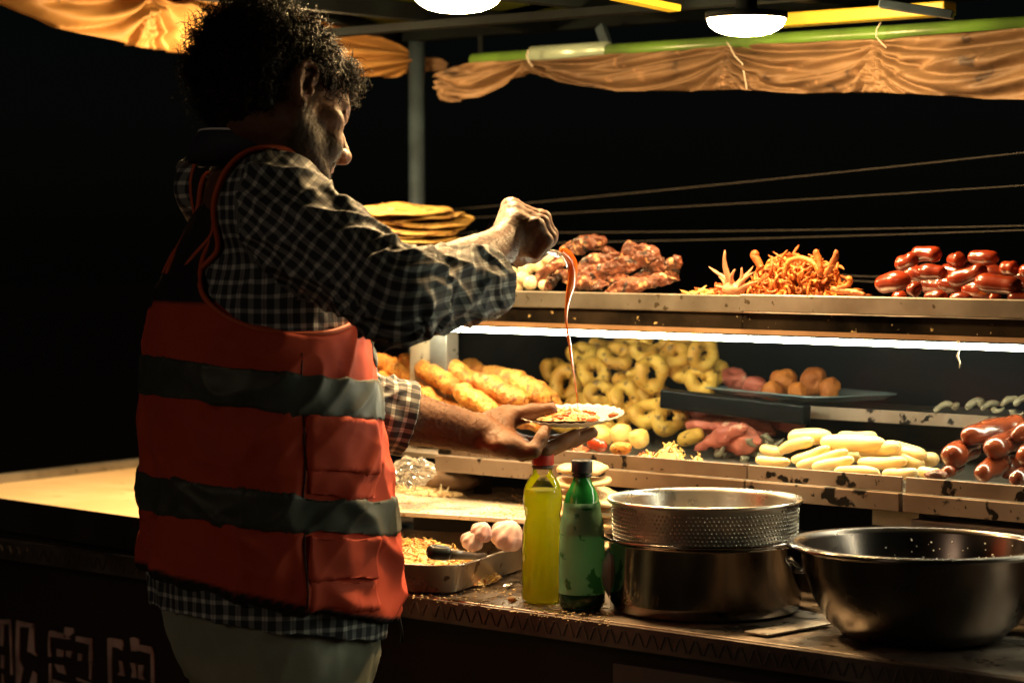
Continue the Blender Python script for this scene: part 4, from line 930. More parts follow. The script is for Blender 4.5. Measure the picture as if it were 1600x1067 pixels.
for i in range(26):
    kk = np.random.default_rng(60+i); o = np.array([kk.uniform(-.045, .04), kk.uniform(-.05, .05), 0]); h = .014*(1-(np.hypot(o[0], o[1])/.06)**2)
    obj('red_chunk', blob(cc+rt*o[0]+vh*o[1]+[0, 0, max(h, .002)], np.array([1.3, 1, .7])*kk.uniform(.003, .006), .0008, 200, i, 2), red_bit, t)
c = cc+rt*.068+[0, 0, .006]; obj('red_chunk', blob(c, (.011, .012, .005), .0015, 120, 8, 2), red_bit, t)

# spoon and pouring sauce
sauce_m = M('orange_red_sauce', (.62,.10,.010), .15, c2=(.52,.16,.02), s2=20, coat=.8, rv=0, trl=.25)
ye = DP
tip = PD(884, 400, 3.885)
spn = thing('spoon', 'steel spoon in the man\'s right fist tipping orange sauce onto the plate', 'spoon', tuple(map(float, tip)))
P = np.array([PD(828, 392, 3.69), PD(845, 392, 3.73), PD(862, 394, 3.78), PD(872, 398, 3.83)])
obj('handle', sweep(P, [.0045, .0045, .005, .006], 12, (1, .8)), steel, spn)
# bowl of the spoon: half shell
u = np.linspace(0, 1, 12); P = np.array([PD(868+22*x, 393+22*x*x+6*x, 3.82+.075*x) for x in u]); rad = .0155*np.sin(np.pi*(.12+.85*u))**.6
T_, U_, B_ = frames(P); th = np.linspace(-1.35, 1.35, 13); crossd = np.cross(T_, rt*0+vh); crossd /= np.linalg.norm(crossd, axis=1)[:, None]
sidev = np.cross(T_, crossd)
G = P[:, None]+(sidev[:, None]*np.sin(th)[None, :, None]+crossd[:, None]*(np.cos(th)-.6)[None, :, None]*.55)*rad[:, None, None]
i_ = np.arange(11)[:, None]*13; j_ = np.arange(12)[None]; q = np.stack([i_+j_, i_+j_+1, i_+14+j_, i_+13+j_], -1).reshape(-1, 4)
ob = obj('spoon_bowl', (G.reshape(-1, 3), [q]), steel, spn); md = ob.modifiers.new('thickness', 'SOLIDIFY'); md.thickness = .0012
pts = [(876,390,3.855,7),(884,396,3.87,12),(892,405,3.885,15),(896,420,3.89,15),(894,440,3.893,14),(890,455,3.895,11),(887,470,3.896,7.5),(885,485,3.897,5),(885,500,3.898,4),(886,515,3.898,3.5),(889,530,3.90,4.5),(891,545,3.90,4.5),(893,560,3.90,3.5),(896,580,3.90,3),(899,600,3.90,2.6),(901,618,3.90,2.2),(903,636,3.90,1.8),(904,648,3.90,3)]
P = np.array([PD(a, b, d) for a, b, d, w in pts]); w = np.array([x[3]*(.85 if x[3] > 10 else .72) for x in pts])*m_px(plc)
T0 = np.linspace(0, 1, len(P)); T2 = np.linspace(0, 1, 60); P = np.stack([np.interp(T2, T0, P[:, j]) for j in range(3)], 1); w = np.interp(T2, T0, w)
for _ in range(3): P[1:-1] = (P[:-2]+2*P[1:-1]+P[2:])/4; w[1:-1] = (w[:-2]+2*w[1:-1]+w[2:])/4
T_, U_, B_ = frames(P)
V, f = sweep(P, w, 14, (.5, .9), twist=1.5); V = bumpy(V, f, .0008, 70, 3)
obj('sauce_stream', (V, f), sauce_m, None, 'thin ribbon of orange red sauce falling from the spoon to the plate', 'sauce')
# ================================================================== THE MAN
TH = R(25)
SR = rt*math.sin(TH)-vh*math.cos(TH); FR = rt*math.cos(TH)+vh*math.sin(TH)      # his right side, his front
base = PD(415, 600, 3.65); base = np.array([base[0], base[1], 0.0])
man = thing('person', 'curly haired man in orange safety vest and plaid shirt pouring sauce onto a plate', 'person', tuple(map(float, base)), math.atan2(SR[1], SR[0]))
Rm = np.array([SR, FR, zz])
def Lp(p): return Rm@(np.asarray(p)-base)
def LD(px, py, d): return Lp(PD(px, py, d))
class Vol:
    def __init__(s, lo, hi, res):
        s.lo = np.array(lo, float); s.res = res; s.n = np.ceil((np.array(hi)-s.lo)/res).astype(int)+1
        s.a = np.full(tuple(s.n), .05, np.float32)
    def sub(s, lo, hi):
        i0 = np.clip(np.floor((np.array(lo)-s.lo)/s.res).astype(int), 0, s.n); i1 = np.clip(np.ceil((np.array(hi)-s.lo)/s.res).astype(int)+1, 0, s.n)
        ax = [(s.lo[k]+np.arange(i0[k], i1[k])*s.res).astype(np.float32) for k in range(3)]
        return tuple(slice(i0[k], i1[k]) for k in range(3)), ax[0][:, None, None], ax[1][None, :, None], ax[2][None, None, :]
    def op(s, d, sl, k, mode):
        a = s.a[sl]
        if mode == 'u': h = np.clip(.5+.5*(a-d)/k, 0, 1); s.a[sl] = a*(1-h)+d*h-k*h*(1-h)
        else: d = -d; h = np.clip(.5-.5*(a-d)/k, 0, 1); s.a[sl] = a*(1-h)+d*h+k*h*(1-h)
    def cone(s, a, b, ra, rb, k=.01, mode='u'):
        a, b = np.asarray(a, float), np.asarray(b, float); m_ = max(ra, rb)+k+4*s.res
        sl, X, Y, Z = s.sub(np.minimum(a, b)-m_, np.maximum(a, b)+m_)
        if 0 in s.a[sl].shape: return
        ab = b-a; L2 = max(float(ab@ab), 1e-12)
        t = np.clip(((X-a[0])*ab[0]+(Y-a[1])*ab[1]+(Z-a[2])*ab[2])/L2, 0, 1)
        d = np.sqrt((X-a[0]-t*ab[0])**2+(Y-a[1]-t*ab[1])**2+(Z-a[2]-t*ab[2])**2)-(ra+(rb-ra)*t); s.op(d, sl, k, mode)
    def ell(s, c, r, Rt=None, k=.01, mode='u'):
        c = np.asarray(c, float); r = np.asarray(r, float); m_ = r.max()+k+4*s.res
        sl, X, Y, Z = s.sub(c-m_, c+m_)
        if 0 in s.a[sl].shape: return
        X, Y, Z = X-c[0], Y-c[1], Z-c[2]
        if Rt is not None: X, Y, Z = [Rt[i, 0]*X+Rt[i, 1]*Y+Rt[i, 2]*Z for i in range(3)]
        k0 = np.sqrt((X/r[0])**2+(Y/r[1])**2+(Z/r[2])**2); k1 = np.sqrt((X/r[0]**2)**2+(Y/r[1]**2)**2+(Z/r[2]**2)**2)
        s.op(k0*(k0-1)/np.maximum(k1, 1e-6), sl, k, mode)
    def fn(s, f, lo, hi, k=.005, mode='u'):
        sl, X, Y, Z = s.sub(lo, hi); s.op(f(X, Y, Z).astype(np.float32), sl, k, mode)
    def mesh(s, iso=0.0):
        bgv = 3*s.res; a = np.clip(s.a, -bgv, bgv).astype(np.float32)
        g = openvdb.FloatGrid(background=bgv); g.copyFromArray(a); P, T, Q = g.convertToPolygons(isovalue=iso, adaptivity=0.0)
        V = P.astype(float)*s.res+s.lo; Fs = [x.astype(int) for x in (T, Q) if len(x)]
        N = vnormals(V, Fs); c = V.mean(0)
        f = Fs[-1]; vol = np.einsum('ij,ij->i', V[f[:, 0]]-c, np.cross(V[f[:, 1]]-c, V[f[:, 2]]-c)).sum()
        if vol < 0: Fs = [x[:, ::-1] for x in Fs]
        return V, Fs
    def at(s, V):
        i = np.clip(np.round((V-s.lo)/s.res).astype(int), 0, s.n-1); return s.a[i[:, 0], i[:, 1], i[:, 2]]
def setattr_(o, name, val):
    a = o.data.attributes.new(name, 'FLOAT', 'POINT'); a.data.foreach_set('value', np.asarray(val, np.float32))

# ---- head frame
t_, p_, r_ = R(25), R(25), R(24)
Rv = np.array([rt, vh, zz])                                   # view axes
fH = np.array([math.cos(p_)*math.cos(t_), math.cos(p_)*math.sin(t_), -math.sin(p_)]); sH = np.array([math.sin(t_), -math.cos(t_), 0]); uH = np.cross(sH, fH)
s2 = sH*math.cos(r_)+uH*math.sin(r_); u2 = uH*math.cos(r_)-sH*math.sin(r_)
HB = np.array([s2, fH, u2])@Rv                                 # rows: head right, front, up in world
HL = HB@Rm.T                                                   # rows in person-local coordinates
HC = LD(438, 168, 3.60)
def H(x, y, z): return HC+np.array([x, y, z])@HL
NB = LD(392, 272, 3.66)                                        # neck base
# ---- body surface
res = .0026
B = Vol((-.36, -.40, .86), (.42, .86, 1.86), res)
def hell(c, r, k=.01, mode='u', rot=None):
    Rt = HL if rot is None else np.array(rot)@HL
    B.ell(H(*c), r, Rt, k, mode)
hell((0, -.012, .032), (.076, .096, .086), .01)
hell((0, .030, -.035), (.060, .064, .078), .03)
hell((0, .045, .045), (.062, .050, .045), .03)
for s in (-1, 1):
    B.cone(H(s*.054, .005, -.05), H(s*.022, .078, -.095), .018, .016, .03)
    hell((s*.046, .064, -.012), (.020, .022, .016), .018)
    hell((s*.034, .080, -.045), (.020, .018, .022), .02)
    B.cone(H(s*.012, .094, .030), H(s*.042, .080, .026), .010, .009, .012)
    hell((s*.031, .100, .010), (.018, .014, .012), .008, 's')
    hell((s*.031, .083, .009), (.0135, .0135, .0125), .002)
    B.cone(H(s*.018, .093, .016), H(s*.045, .084, .013), .0045, .004, .003)
    hell((s*.013, .106, -.034), (.0085, .011, .008), .005)
    hell((s*.008, .110, -.0415), (.0036, .005, .004), .002, 's')
B.cone(H(0, .090, .018), H(0, .118, -.026), .008, .011, .010)
hell((0, .117, -.029), (.0110, .0115, .0105), .006)
B.cone(H(-.018, .094, -.062), H(.018, .094, -.062), .0075, .0075, .006)
B.cone(H(0, .100, -.061), H(0, .100, -.060), .008, .008, .006)
B.cone(H(-.015, .092, -.074), H(.015, .092, -.074), .008, .008, .006)
B.cone(H(-.024, .104, -.068), H(.024, .104, -.068), .0018, .0018, .003, 's')
hell((0, .082, -.100), (.024, .020, .017), .014)
# ears
for s in (-1, 1):
    def E_(y, z, x=.079): return H(s*x, y, z)
    crv = [(.004,-.028,.076),(-.006,-.022,.079),(-.014,-.006,.084),(-.019,.010,.089),(-.018,.023,.091),(-.010,.032,.090),(.002,.033,.087),(.010,.026,.083),(.012,.014,.079),(.008,.006,.077)]
    B.cone(E_(-.008, .0, .066), E_(-.012, .014, .074), .016, .018, .01)
    B.cone(E_(-.004, -.014, .070), E_(-.004, .012, .078), .010, .014, .006)
    hell((s*.088, -.003, .002), (.011, .0095, .017), .003, 's')
    hell((s*.092, -.002, .020), (.010, .010, .009), .003, 's')
    for a, b in zip(crv[:-1], crv[1:]): B.cone(E_(*a), E_(*b), .0044, .0044, .003)
    B.cone(E_(-.008, -.012, .080), E_(-.010, .008, .083), .0034, .0034, .003)
    B.cone(E_(-.010, .008, .083), E_(-.004, .018, .083), .0034, .003, .003)
    hell((s*.077, .003, -.030), (.0055, .008, .010), .004)
    hell((s*.079, .011, -.006), (.004, .0055, .008), .003)
# neck and torso
B.cone(H(0, -.030, -.035), NB, .052, .054, .02)
B.cone(H(0, .035, -.075), NB+[0, .035, .0], .030, .040, .03)
SHR = LD(440, 326, 3.50); SHL = LD(352, 292, 3.79)
ELR = LD(617, 468, 3.36); WRR = LD(780, 387, 3.615)
SHL2 = LD(400, 320, 3.83); ELL = LD(545, 632, 3.80); WRL = LD(748, 678, 3.845)
B.cone(NB-[0,0,.03], SHR, .036, .045, .03); B.cone(NB-[0,0,.03], SHL, .036, .045, .03)
B.ell((NB+[0, 0, -.22])*[.5, .6, 1], (.15, .11, .24), None, .05)
B.ell((0, 0, 1.02), (.16, .13, .16), None, .05)
B.cone(SHR, ELR, .055, .044, .02); B.cone(SHL, SHL2, .055, .055, .02); B.cone(SHL2, ELL, .052, .046, .02)
m1 = ELR+(WRR-ELR)*.3
B.cone(ELR, m1, .042, .048, .02); B.cone(m1, WRR, .048, .030, .02)
m2 = ELL+(WRL-ELL)*.35
B.cone(ELL, m2, .040, .0435, .02); B.cone(m2, WRL, .0435, .031, .02)
# ---- right hand: a fist round the spoon handle
kf = .005
def chain(v, pts, rs, k=kf):
    for (a, b, ra, rb) in zip(pts[:-1], pts[1:], rs[:-1], rs[1:]): v.cone(a, b, ra, rb, k)
MC = [LD(808,347,3.645), LD(805,332,3.668), LD(801,325,3.695), LD(798,324,3.722)]
PP = [LD(838,353,3.635), LD(845,348,3.66), LD(848,342,3.69), LD(843,340,3.72)]
DP_ = [LD(853,376,3.64), LD(860,372,3.665), LD(861,367,3.70), LD(858,367,3.73)]
TP = [LD(838,396,3.65), LD(842,396,3.675), LD(842,394,3.705), LD(840,392,3.735)]
wr = [LD(776,388,3.60), LD(780,382,3.615), LD(784,377,3.635), LD(788,374,3.655)]
for i in range(4):
    B.cone(wr[i], MC[i], .019, .0150, .012)
    B.cone(MC[i], PP[i], .0128, .0118, kf); B.cone(PP[i], DP_[i], .0116, .0105, kf); B.cone(DP_[i], TP[i], .0104, .0095, kf)
    B.cone(MC[i], MC[i], .0145, .0145, .005)
    B.cone(PP[i], PP[i], .0128, .0128, .004)
B.ell((MC[1]+TP[1]+WRR*1.0)/3+[0, .004, .002], (.031, .031, .031), None, .012)
B.ell((MC[2]+TP[2]+PP[2]+DP_[2])/4, (.020, .020, .022), None, .006)
chain(B, [LD(792,384,3.66), LD(812,402,3.715), LD(834,398,3.745), LD(850,391,3.76)], [.017, .0135, .0125, .010], .007)
# ---- left hand: palm up under the plate, thumb over its rim
wl = WRL
palm = [(812,702,3.815), (816,706,3.838), (818,702,3.862), (818,694,3.888)]
for i, (a, b, d) in enumerate(palm):
    B.cone(wl+[0, 0, .002], LD(a, b, d), .024, .0150, .012)
B.ell(LD(785,694,3.822), (.030, .030, .018), None, .015)
chain(B, [LD(812,704,3.812), LD(834,704,3.806), LD(846,684,3.818), LD(852,673,3.828)], [.0125, .0115, .0105, .0095])
chain(B, [LD(816,708,3.835), LD(852,703,3.832), LD(880,690,3.845), LD(898,679,3.855)], [.0125, .0115, .0105, .0095])
chain(B, [LD(818,704,3.862), LD(862,700,3.865), LD(900,687,3.880), LD(926,676,3.892)], [.0125, .0115, .0105, .0092])
chain(B, [LD(818,694,3.888), LD(862,692,3.902), LD(896,683,3.920), LD(918,675,3.930)], [.0125, .0115, .0105, .0092])
chain(B, [LD(762,670,3.872), LD(792,652,3.895), LD(832,645,3.888), LD(860,640,3.882)], [.0240, .0180, .0135, .0118], .01)
B.ell(LD(775,664,3.880), (.030, .026, .022), None, .015)
V, Fs = B.mesh()
bump = .0005*nz(V, 120, 5, 2)+.0004*nz(V, 300, 6, 2)
V = V+vnormals(V, Fs)*bump[:, None]
# head-local coordinates of every vertex, for beard and lips
Q = (V-HC)@HL.T
inh = np.linalg.norm(Q, axis=1) < .17
jaw = np.clip(((-.012-.55*(Q[:, 1]-.0))-Q[:, 2]+.0)/.012, 0, 1)          # below a line running from the ear down to the mouth corner
line = -.018-.30*np.clip(Q[:, 1]-.02, 0, 1)
beard = np.clip((line-Q[:, 2])/.012+.3*nz(Q, 90, 3, 2), 0, 1)*np.clip((Q[:, 1]+.005)/.015, 0, 1)*np.clip((Q[:, 2]+.115)/.02, 0, 1)
must = np.clip(1-np.abs(Q[:, 2]+.049)/.007, 0, 1)*(np.abs(Q[:, 0]) < .032)*(Q[:, 1] > .085)
nose = (Q[:, 1] > .098)&(Q[:, 2] > -.046)
lip = np.exp(-(((Q[:, 2]+.068)/.010)**4))*(np.abs(Q[:, 0]) < .022)*(Q[:, 1] > .088)
beard = np.where(nose, 0, np.maximum(beard, must))*(1-lip)*inh
sideb = np.clip(1-np.abs(Q[:, 1]-.022)/.008, 0, 1)*(np.abs(Q[:, 0]) > .06)*(Q[:, 2] > -.03)*(Q[:, 2] < .04)*inh
beard = np.clip(np.maximum(beard, sideb*.7), 0, 1)
skin = M('skin', (.150,.062,.027), .58, c2=(.115,.043,.018), s2=30, spots=[((.17,.07,.035), 90, .68)], bump=.25, bs=260, bdist=.0012, sss=.04, sssr=(.012,.005,.003), rv=0,
         attr=[('beard', (.014,.009,.007)), ('lip', (.26,.09,.06))])
body = obj('body', (V, Fs), skin, man, local=True)
setattr_(body, 'beard', beard*.85); setattr_(body, 'lip', lip*inh*.8)
Bw = B
# stubble and arm hair as fine short strands
def hairs(roots, dirs, L, r, curl_, seed, n=10, sides=3, turns=2.0, grav=0):
    kk = np.random.default_rng(seed); m_ = len(roots); t = np.linspace(0, 1, n)
    d = dirs/np.linalg.norm(dirs, axis=1)[:, None]; a = np.cross(d, kk.normal(size=(m_, 3))); a /= np.linalg.norm(a, axis=1)[:, None]; b = np.cross(d, a)
    L = np.broadcast_to(L, (m_,)); ph = kk.uniform(0, 6.28, m_); tr = turns*kk.uniform(.6, 1.4, m_); cr = np.broadcast_to(curl_, (m_,))*kk.uniform(.6, 1.4, m_)
    ang = ph[:, None]+tr[:, None]*2*np.pi*t; env = np.minimum(1, t*4)
    P = roots[:, None]+d[:, None]*(L[:, None]*t)[..., None]+a[:, None]*(cr[:, None]*np.cos(ang)*env)[..., None]+b[:, None]*(cr[:, None]*np.sin(ang)*env)[..., None]
    P[..., 2] -= grav*(t**2)*L[:, None]
    T = np.gradient(P, axis=1); T /= np.maximum(np.linalg.norm(T, axis=2), 1e-9)[..., None]
    u = np.cross(T, d[:, None]+np.array([.13, .27, .41])); u /= np.maximum(np.linalg.norm(u, axis=2), 1e-9)[..., None]; w = np.cross(T, u)
    th = np.arange(sides)*2*np.pi/sides; rad = r*(1-.75*t)[None, :, None, None]
    V = (P[:, :, None]+(u[:, :, None]*np.cos(th)[None, None, :, None]+w[:, :, None]*np.sin(th)[None, None, :, None])*rad).reshape(-1, 3)
    base_ = (np.arange(m_)*n*sides)[:, None, None]; i = (np.arange(n-1)*sides)[None, :, None]; j = np.arange(sides)[None, None]; j2 = (j+1) % sides
    q = np.stack([base_+i+j, base_+i+j2, base_+i+sides+j2, base_+i+sides+j], -1).reshape(-1, 4)
    return V, [q]
hair_m = M('dark_hair', (.010,.0065,.0045), .5, c2=(.016,.010,.006), s2=30, rv=0, spec=.22)
kk = np.random.default_rng(77)
cand = np.where(beard > .55)[0]; sel = kk.choice(cand, min(3800, len(cand)), replace=False); NV = vnormals(V, Fs)
obj('stubble', hairs(V[sel], NV[sel]+kk.normal(size=(len(sel), 3))*.6-HL[2]*.5, kk.uniform(.002, .005, len(sel)), .00016, .0003, 1, 4, 3, .3), hair_m, man, kind='stuff', local=True)
armp = []
for (A_, B_) in ((m2, WRL), (m1, WRR)):
    ab = B_-A_; tt = ((V-A_)@ab)/(ab@ab); dd = np.linalg.norm(V-A_-np.clip(tt, 0, 1)[:, None]*ab, axis=1); armp.append(np.where((tt > .1)&(tt < 1.25)&(dd < .055))[0])
cand = np.concatenate(armp); sel = kk.choice(cand, min(1500, len(cand)), replace=False)
obj('arm_hair', hairs(V[sel], NV[sel]*.6+kk.normal(size=(len(sel), 3))*.7+[0, .5, -.2], kk.uniform(.006, .013, len(sel)), .00022, .0006, 2, 5, 3, .4), hair_m, man, kind='stuff', local=True)
# ---- curly hair
Hv = Vol((-.16, -.24, -.16), (.16, .18, .20), .003)            # in head-local coordinates
Hv.ell((0, -.016, .036), (.086, .106, .097), None, .01)
Hv.ell((0, -.045, .045), (.085, .100, .088), None, .02)
Hv.ell((0, -.062, -.018), (.064, .052, .048), None, .03)
Hv.ell((0, .085, -.045), (.12, .085, .085), None, .02, 's')    # face stays free
for s in (-1, 1):
    Hv.ell((s*.090, .012, -.035), (.050, .062, .072), None, .012, 's')
Hv.ell((0, .10, .030), (.055, .040, .035), None, .01, 's')
Vh, Fh = Hv.mesh(); Vh = bumpy(Vh, Fh, .007, 60, 12, 3)
NH = vnormals(Vh, Fh)
hairp = obj('hair', (HC+Vh@HL, Fh), hair_m, man, local=True)
outer = np.where((Vh[:, 0]/.086)**2+((Vh[:, 1]+.016)/.106)**2+((Vh[:, 2]-.036)/.097)**2 > .80)[0]
outer = outer[(Vh[outer, 2] > -.060)]
m_ = 4200; sel = kk.choice(outer, m_); roots = Vh[sel]-NH[sel]*.006+kk.normal(size=(m_, 3))*.002
dirs = NH[sel]+kk.normal(size=(m_, 3))*.55+np.array([0, .15, -.1])
Lh = kk.uniform(.018, .040, m_)*np.interp(Vh[sel, 2], [-.08, -.02, .05, .12], [.22, .6, 1.0, 1.05])
frt = (Vh[sel, 1] > .045); dirs[frt] += np.array([0, .7, -.5]); Lh[frt] *= 1.1
bk = (Vh[sel, 1] < -.05)&(Vh[sel, 2] > 0); Lh[bk] *= 1.25
obj('curls', (lambda r: (HC+r[0]@HL, r[1]))(hairs(roots, dirs, Lh, .00075, .0052, 3, 18, 3, 1.9)), hair_m, hairp, kind='stuff', local=True) if False else None
vv, ff = hairs(roots, dirs, Lh, np.where(kk.random(m_) < .55, .0014, .0006)[:, None, None, None], np.random.default_rng(4).uniform(.003, .009, m_), 3, 20, 3, 1.5)
cu = obj('curl_locks', (HC+vv@HL, ff), hair_m, man, kind='stuff', local=True)
mf = 700
rf = np.stack([kk.uniform(-.055, .070, mf), kk.uniform(.055, .074, mf), kk.uniform(.055, .095, mf)], 1)
df = np.stack([rf[:, 0]*4, np.full(mf, .8), np.full(mf, -.75)], 1)+kk.normal(size=(mf, 3))*.35
vv, ff = hairs(rf, df, kk.uniform(.022, .045, mf), .00065, .0048, 4, 18, 3, 2.0)
obj('fringe', (HC+vv@HL, ff), hair_m, man, kind='stuff', local=True)
bk_ = outer[(Vh[outer, 1] < -.06)&(Vh[outer, 2] > -.02)]; sl_ = kk.choice(bk_, 500)
vv, ff = hairs(Vh[sl_], NH[sl_]+kk.normal(size=(500, 3))*.5, kk.uniform(.025, .048, 500), .0005, .008, 5, 20, 3, 1.6)
obj('loose_curls', (HC+vv@HL, ff), hair_m, man, kind='stuff', local=True)

# ---- plaid shirt
zs = [.80, .90, 1.0, 1.1, 1.2, 1.30, 1.38, 1.44, 1.49, 1.53]
aa = [.200, .205, .208, .208, .205, .200, .188, .165, .125, .075]
bb = [.168, .178, .180, .176, .165, .152, .144, .128, .105, .075]
yc = [.0, .004, .004, .0, -.009, -.015, -.006, .010, .018, .02]
xc_ = [0, 0, 0, 0, 0, 0, 0, -.004, -.010, -.015]
def torso(grow, zlo, zhi, tilt=0):
    def f(X, Y, Z):
        z = Z+0*X; zf = Z.ravel()
        a = np.interp(zf, zs, aa)[None, None, :]+grow; b = np.interp(zf, zs, bb)[None, None, :]+grow
        cy = np.interp(zf, zs, yc)[None, None, :]; cx = np.interp(zf, zs, xc_)[None, None, :]
        x, y = X-cx, Y-cy
        k0 = np.sqrt((x/a)**2+(y/b)**2); k1 = np.sqrt((x/a**2)**2+(y/b**2)**2); d = k0*(k0-1)/np.maximum(k1, 1e-5)
        d = np.maximum(d, Z-zhi); zz_ = Z+tilt*Y
        return np.maximum(d, zlo-zz_)
    return f
rs = .0038
S = Vol((-.36, -.36, .80), (.46, .66, 1.62), rs)
S.fn(torso(.004, .882, 1.56, .16), (-.34, -.30, .80), (.34, .30, 1.60), .02)
S.cone(NB+[0, -.01, -.03], SHR+[-.02, 0, .0], .046, .074, .03); S.cone(NB+[0, -.01, -.03], SHL, .052, .07, .03)
CUR = LD(757, 440, 3.535); CUL = LD(640, 654, 3.825)
S.cone(SHR+[-.01, -.01, -.0], ELR+[0, 0, .004], .082, .064, .03); S.cone(ELR+[0, 0, .004], CUR, .064, .058, .025)
S.cone(SHL, SHL2, .075, .070, .03); S.cone(SHL2, ELL, .070, .060, .03); S.cone(ELL, CUL, .062, .060, .02)
for (c_, e_, rr) in ((CUR, ELR, .058), (CUL, ELL, .060)):
    ax = (c_-e_)/np.linalg.norm(c_-e_); 
    if c_ is CUR: ax = Lp(PD(800, 425, 3.60))-Lp(PD(757, 440, 3.535)); ax /= np.linalg.norm(ax)
    def cut(X, Y, Z, c_=c_, ax=ax): return -((X-c_[0])*ax[0]+(Y-c_[1])*ax[1]+(Z-c_[2])*ax[2])
    S.fn(lambda X, Y, Z, c_=c_, ax=ax, cut=cut: np.maximum(cut(X, Y, Z), np.sqrt((X-c_[0])**2+(Y-c_[1])**2+(Z-c_[2])**2)-.13), c_-.14, c_+.14, .002, 's')
    S.cone(c_-ax*.030, c_+ax*.05, rr-.010, rr-.004, .003, 's')
# neck opening
S.cone(NB+[0, .0, .02], NB+[0, -.01, .14], .068, .075, .005, 's')
V, Fs = S.mesh(); N = vnormals(V, Fs)
# cloth coordinates: nearest sleeve bone or the torso
def nearest(V, bones):
    best = np.full(len(V), 9.); sv = np.zeros(len(V)); av = np.zeros(len(V)); s0 = 0; typ = np.zeros(len(V), int)
    for bi, (a, b, r0, st) in enumerate(bones):
        ab = b-a; L = np.linalg.norm(ab); d = ab/L; t = np.clip(((V-a)@d), 0, L); q = V-a-t[:, None]*d
        dist = np.linalg.norm(q, axis=1)-r0; u = np.cross(d, [.2, .1, 1.]); u /= np.linalg.norm(u); w = np.cross(d, u)
        ang = np.arctan2(q@w, q@u); m = dist < best; best[m] = dist[m]; sv[m] = st+((V-a)@d)[m]; av[m] = ang[m]; typ[m] = bi+1
    return best, sv, av, typ
L1 = np.linalg.norm(ELR-SHR)
bones = [(SHR, ELR, .075, 0), (ELR, CUR, .06, L1), (SHL2, ELL, .065, 0), (ELL, CUL, .055, np.linalg.norm(ELL-SHL2))]
bd, sv, av, typ = nearest(V, bones)
tors = ((np.abs(V[:, 0]) < .205)&(bd > .012)&(V[:, 1] < .19))|(V[:, 2] < .98)
cu_ = np.where(tors, np.arctan2(V[:, 1], V[:, 0])*.19, av*.066); cv_ = np.where(tors, V[:, 2], sv)
# flat cloth coordinates on the raised sleeve, so the checks run along both halves of the arm
dA = (ELR-SHR)/np.linalg.norm(ELR-SHR); dB = (CUR-ELR)/np.linalg.norm(CUR-ELR); nA = np.array([.906, -.423, 0])
dA = dA-nA*(dA@nA); dA /= np.linalg.norm(dA); dB = dB-nA*(dB@nA); dB /= np.linalg.norm(dB)
qE = V-ELR; wE = np.clip((qE@((dA+dB)/np.linalg.norm(dA+dB)))/.20+.5, 0, 1); wE = wE*wE*(3-2*wE)
def perp(dd): o_ = qE@np.cross(-nA, dd); return o_*(1+.25*(o_/.07)**2)
arm_ = ~tors&((typ == 1)|(typ == 2))
cu_ = np.where(arm_, perp(dA)*(1-wE)+perp(dB)*wE, cu_); cv_ = np.where(arm_, (qE@dA)*(1-wE)+(qE@dB)*wE, cv_)
# sleeve folds: long diagonal creases, gathers by the elbow and the cuff
warp = .5*nz(V, 9, 31, 2)
g1 = np.sin(av*3.0+sv*34+warp*5); g2 = np.sin(av*2.0-sv*22+warp*6+1.0); g3 = np.sin(sv*115+av*2.0+warp*7)
ab_ = lambda x: np.sqrt(x*x+.02)
fold = .0085*np.maximum(1-ab_(g1), 0)**1.6+.007*np.maximum(1-ab_(g2), 0)**1.8
near_el = np.exp(-((sv-L1)/.07)**2); near_cu = np.exp(-((sv-L1-.17)/.05)**2)
endw = np.where(typ == 2, np.clip((L1+np.linalg.norm(CUR-ELR)-sv)/.03, .35, 1), np.where(typ == 4, np.clip((np.linalg.norm(ELL-SHL2)+np.linalg.norm(CUL-ELL)-sv)/.05, .1, 1), 1))
fold += (.007*near_el+.003*near_cu)*np.maximum(1-ab_(g3), 0)**1.5
foldt = .006*(1-np.abs(nz(V*[1, 1, .5], 14, 41, 2)))**2
V = V+N*(np.where(tors, foldt-.006, (fold-.006)*endw)+.0015*nz(V, 60, 8, 2))[:, None]
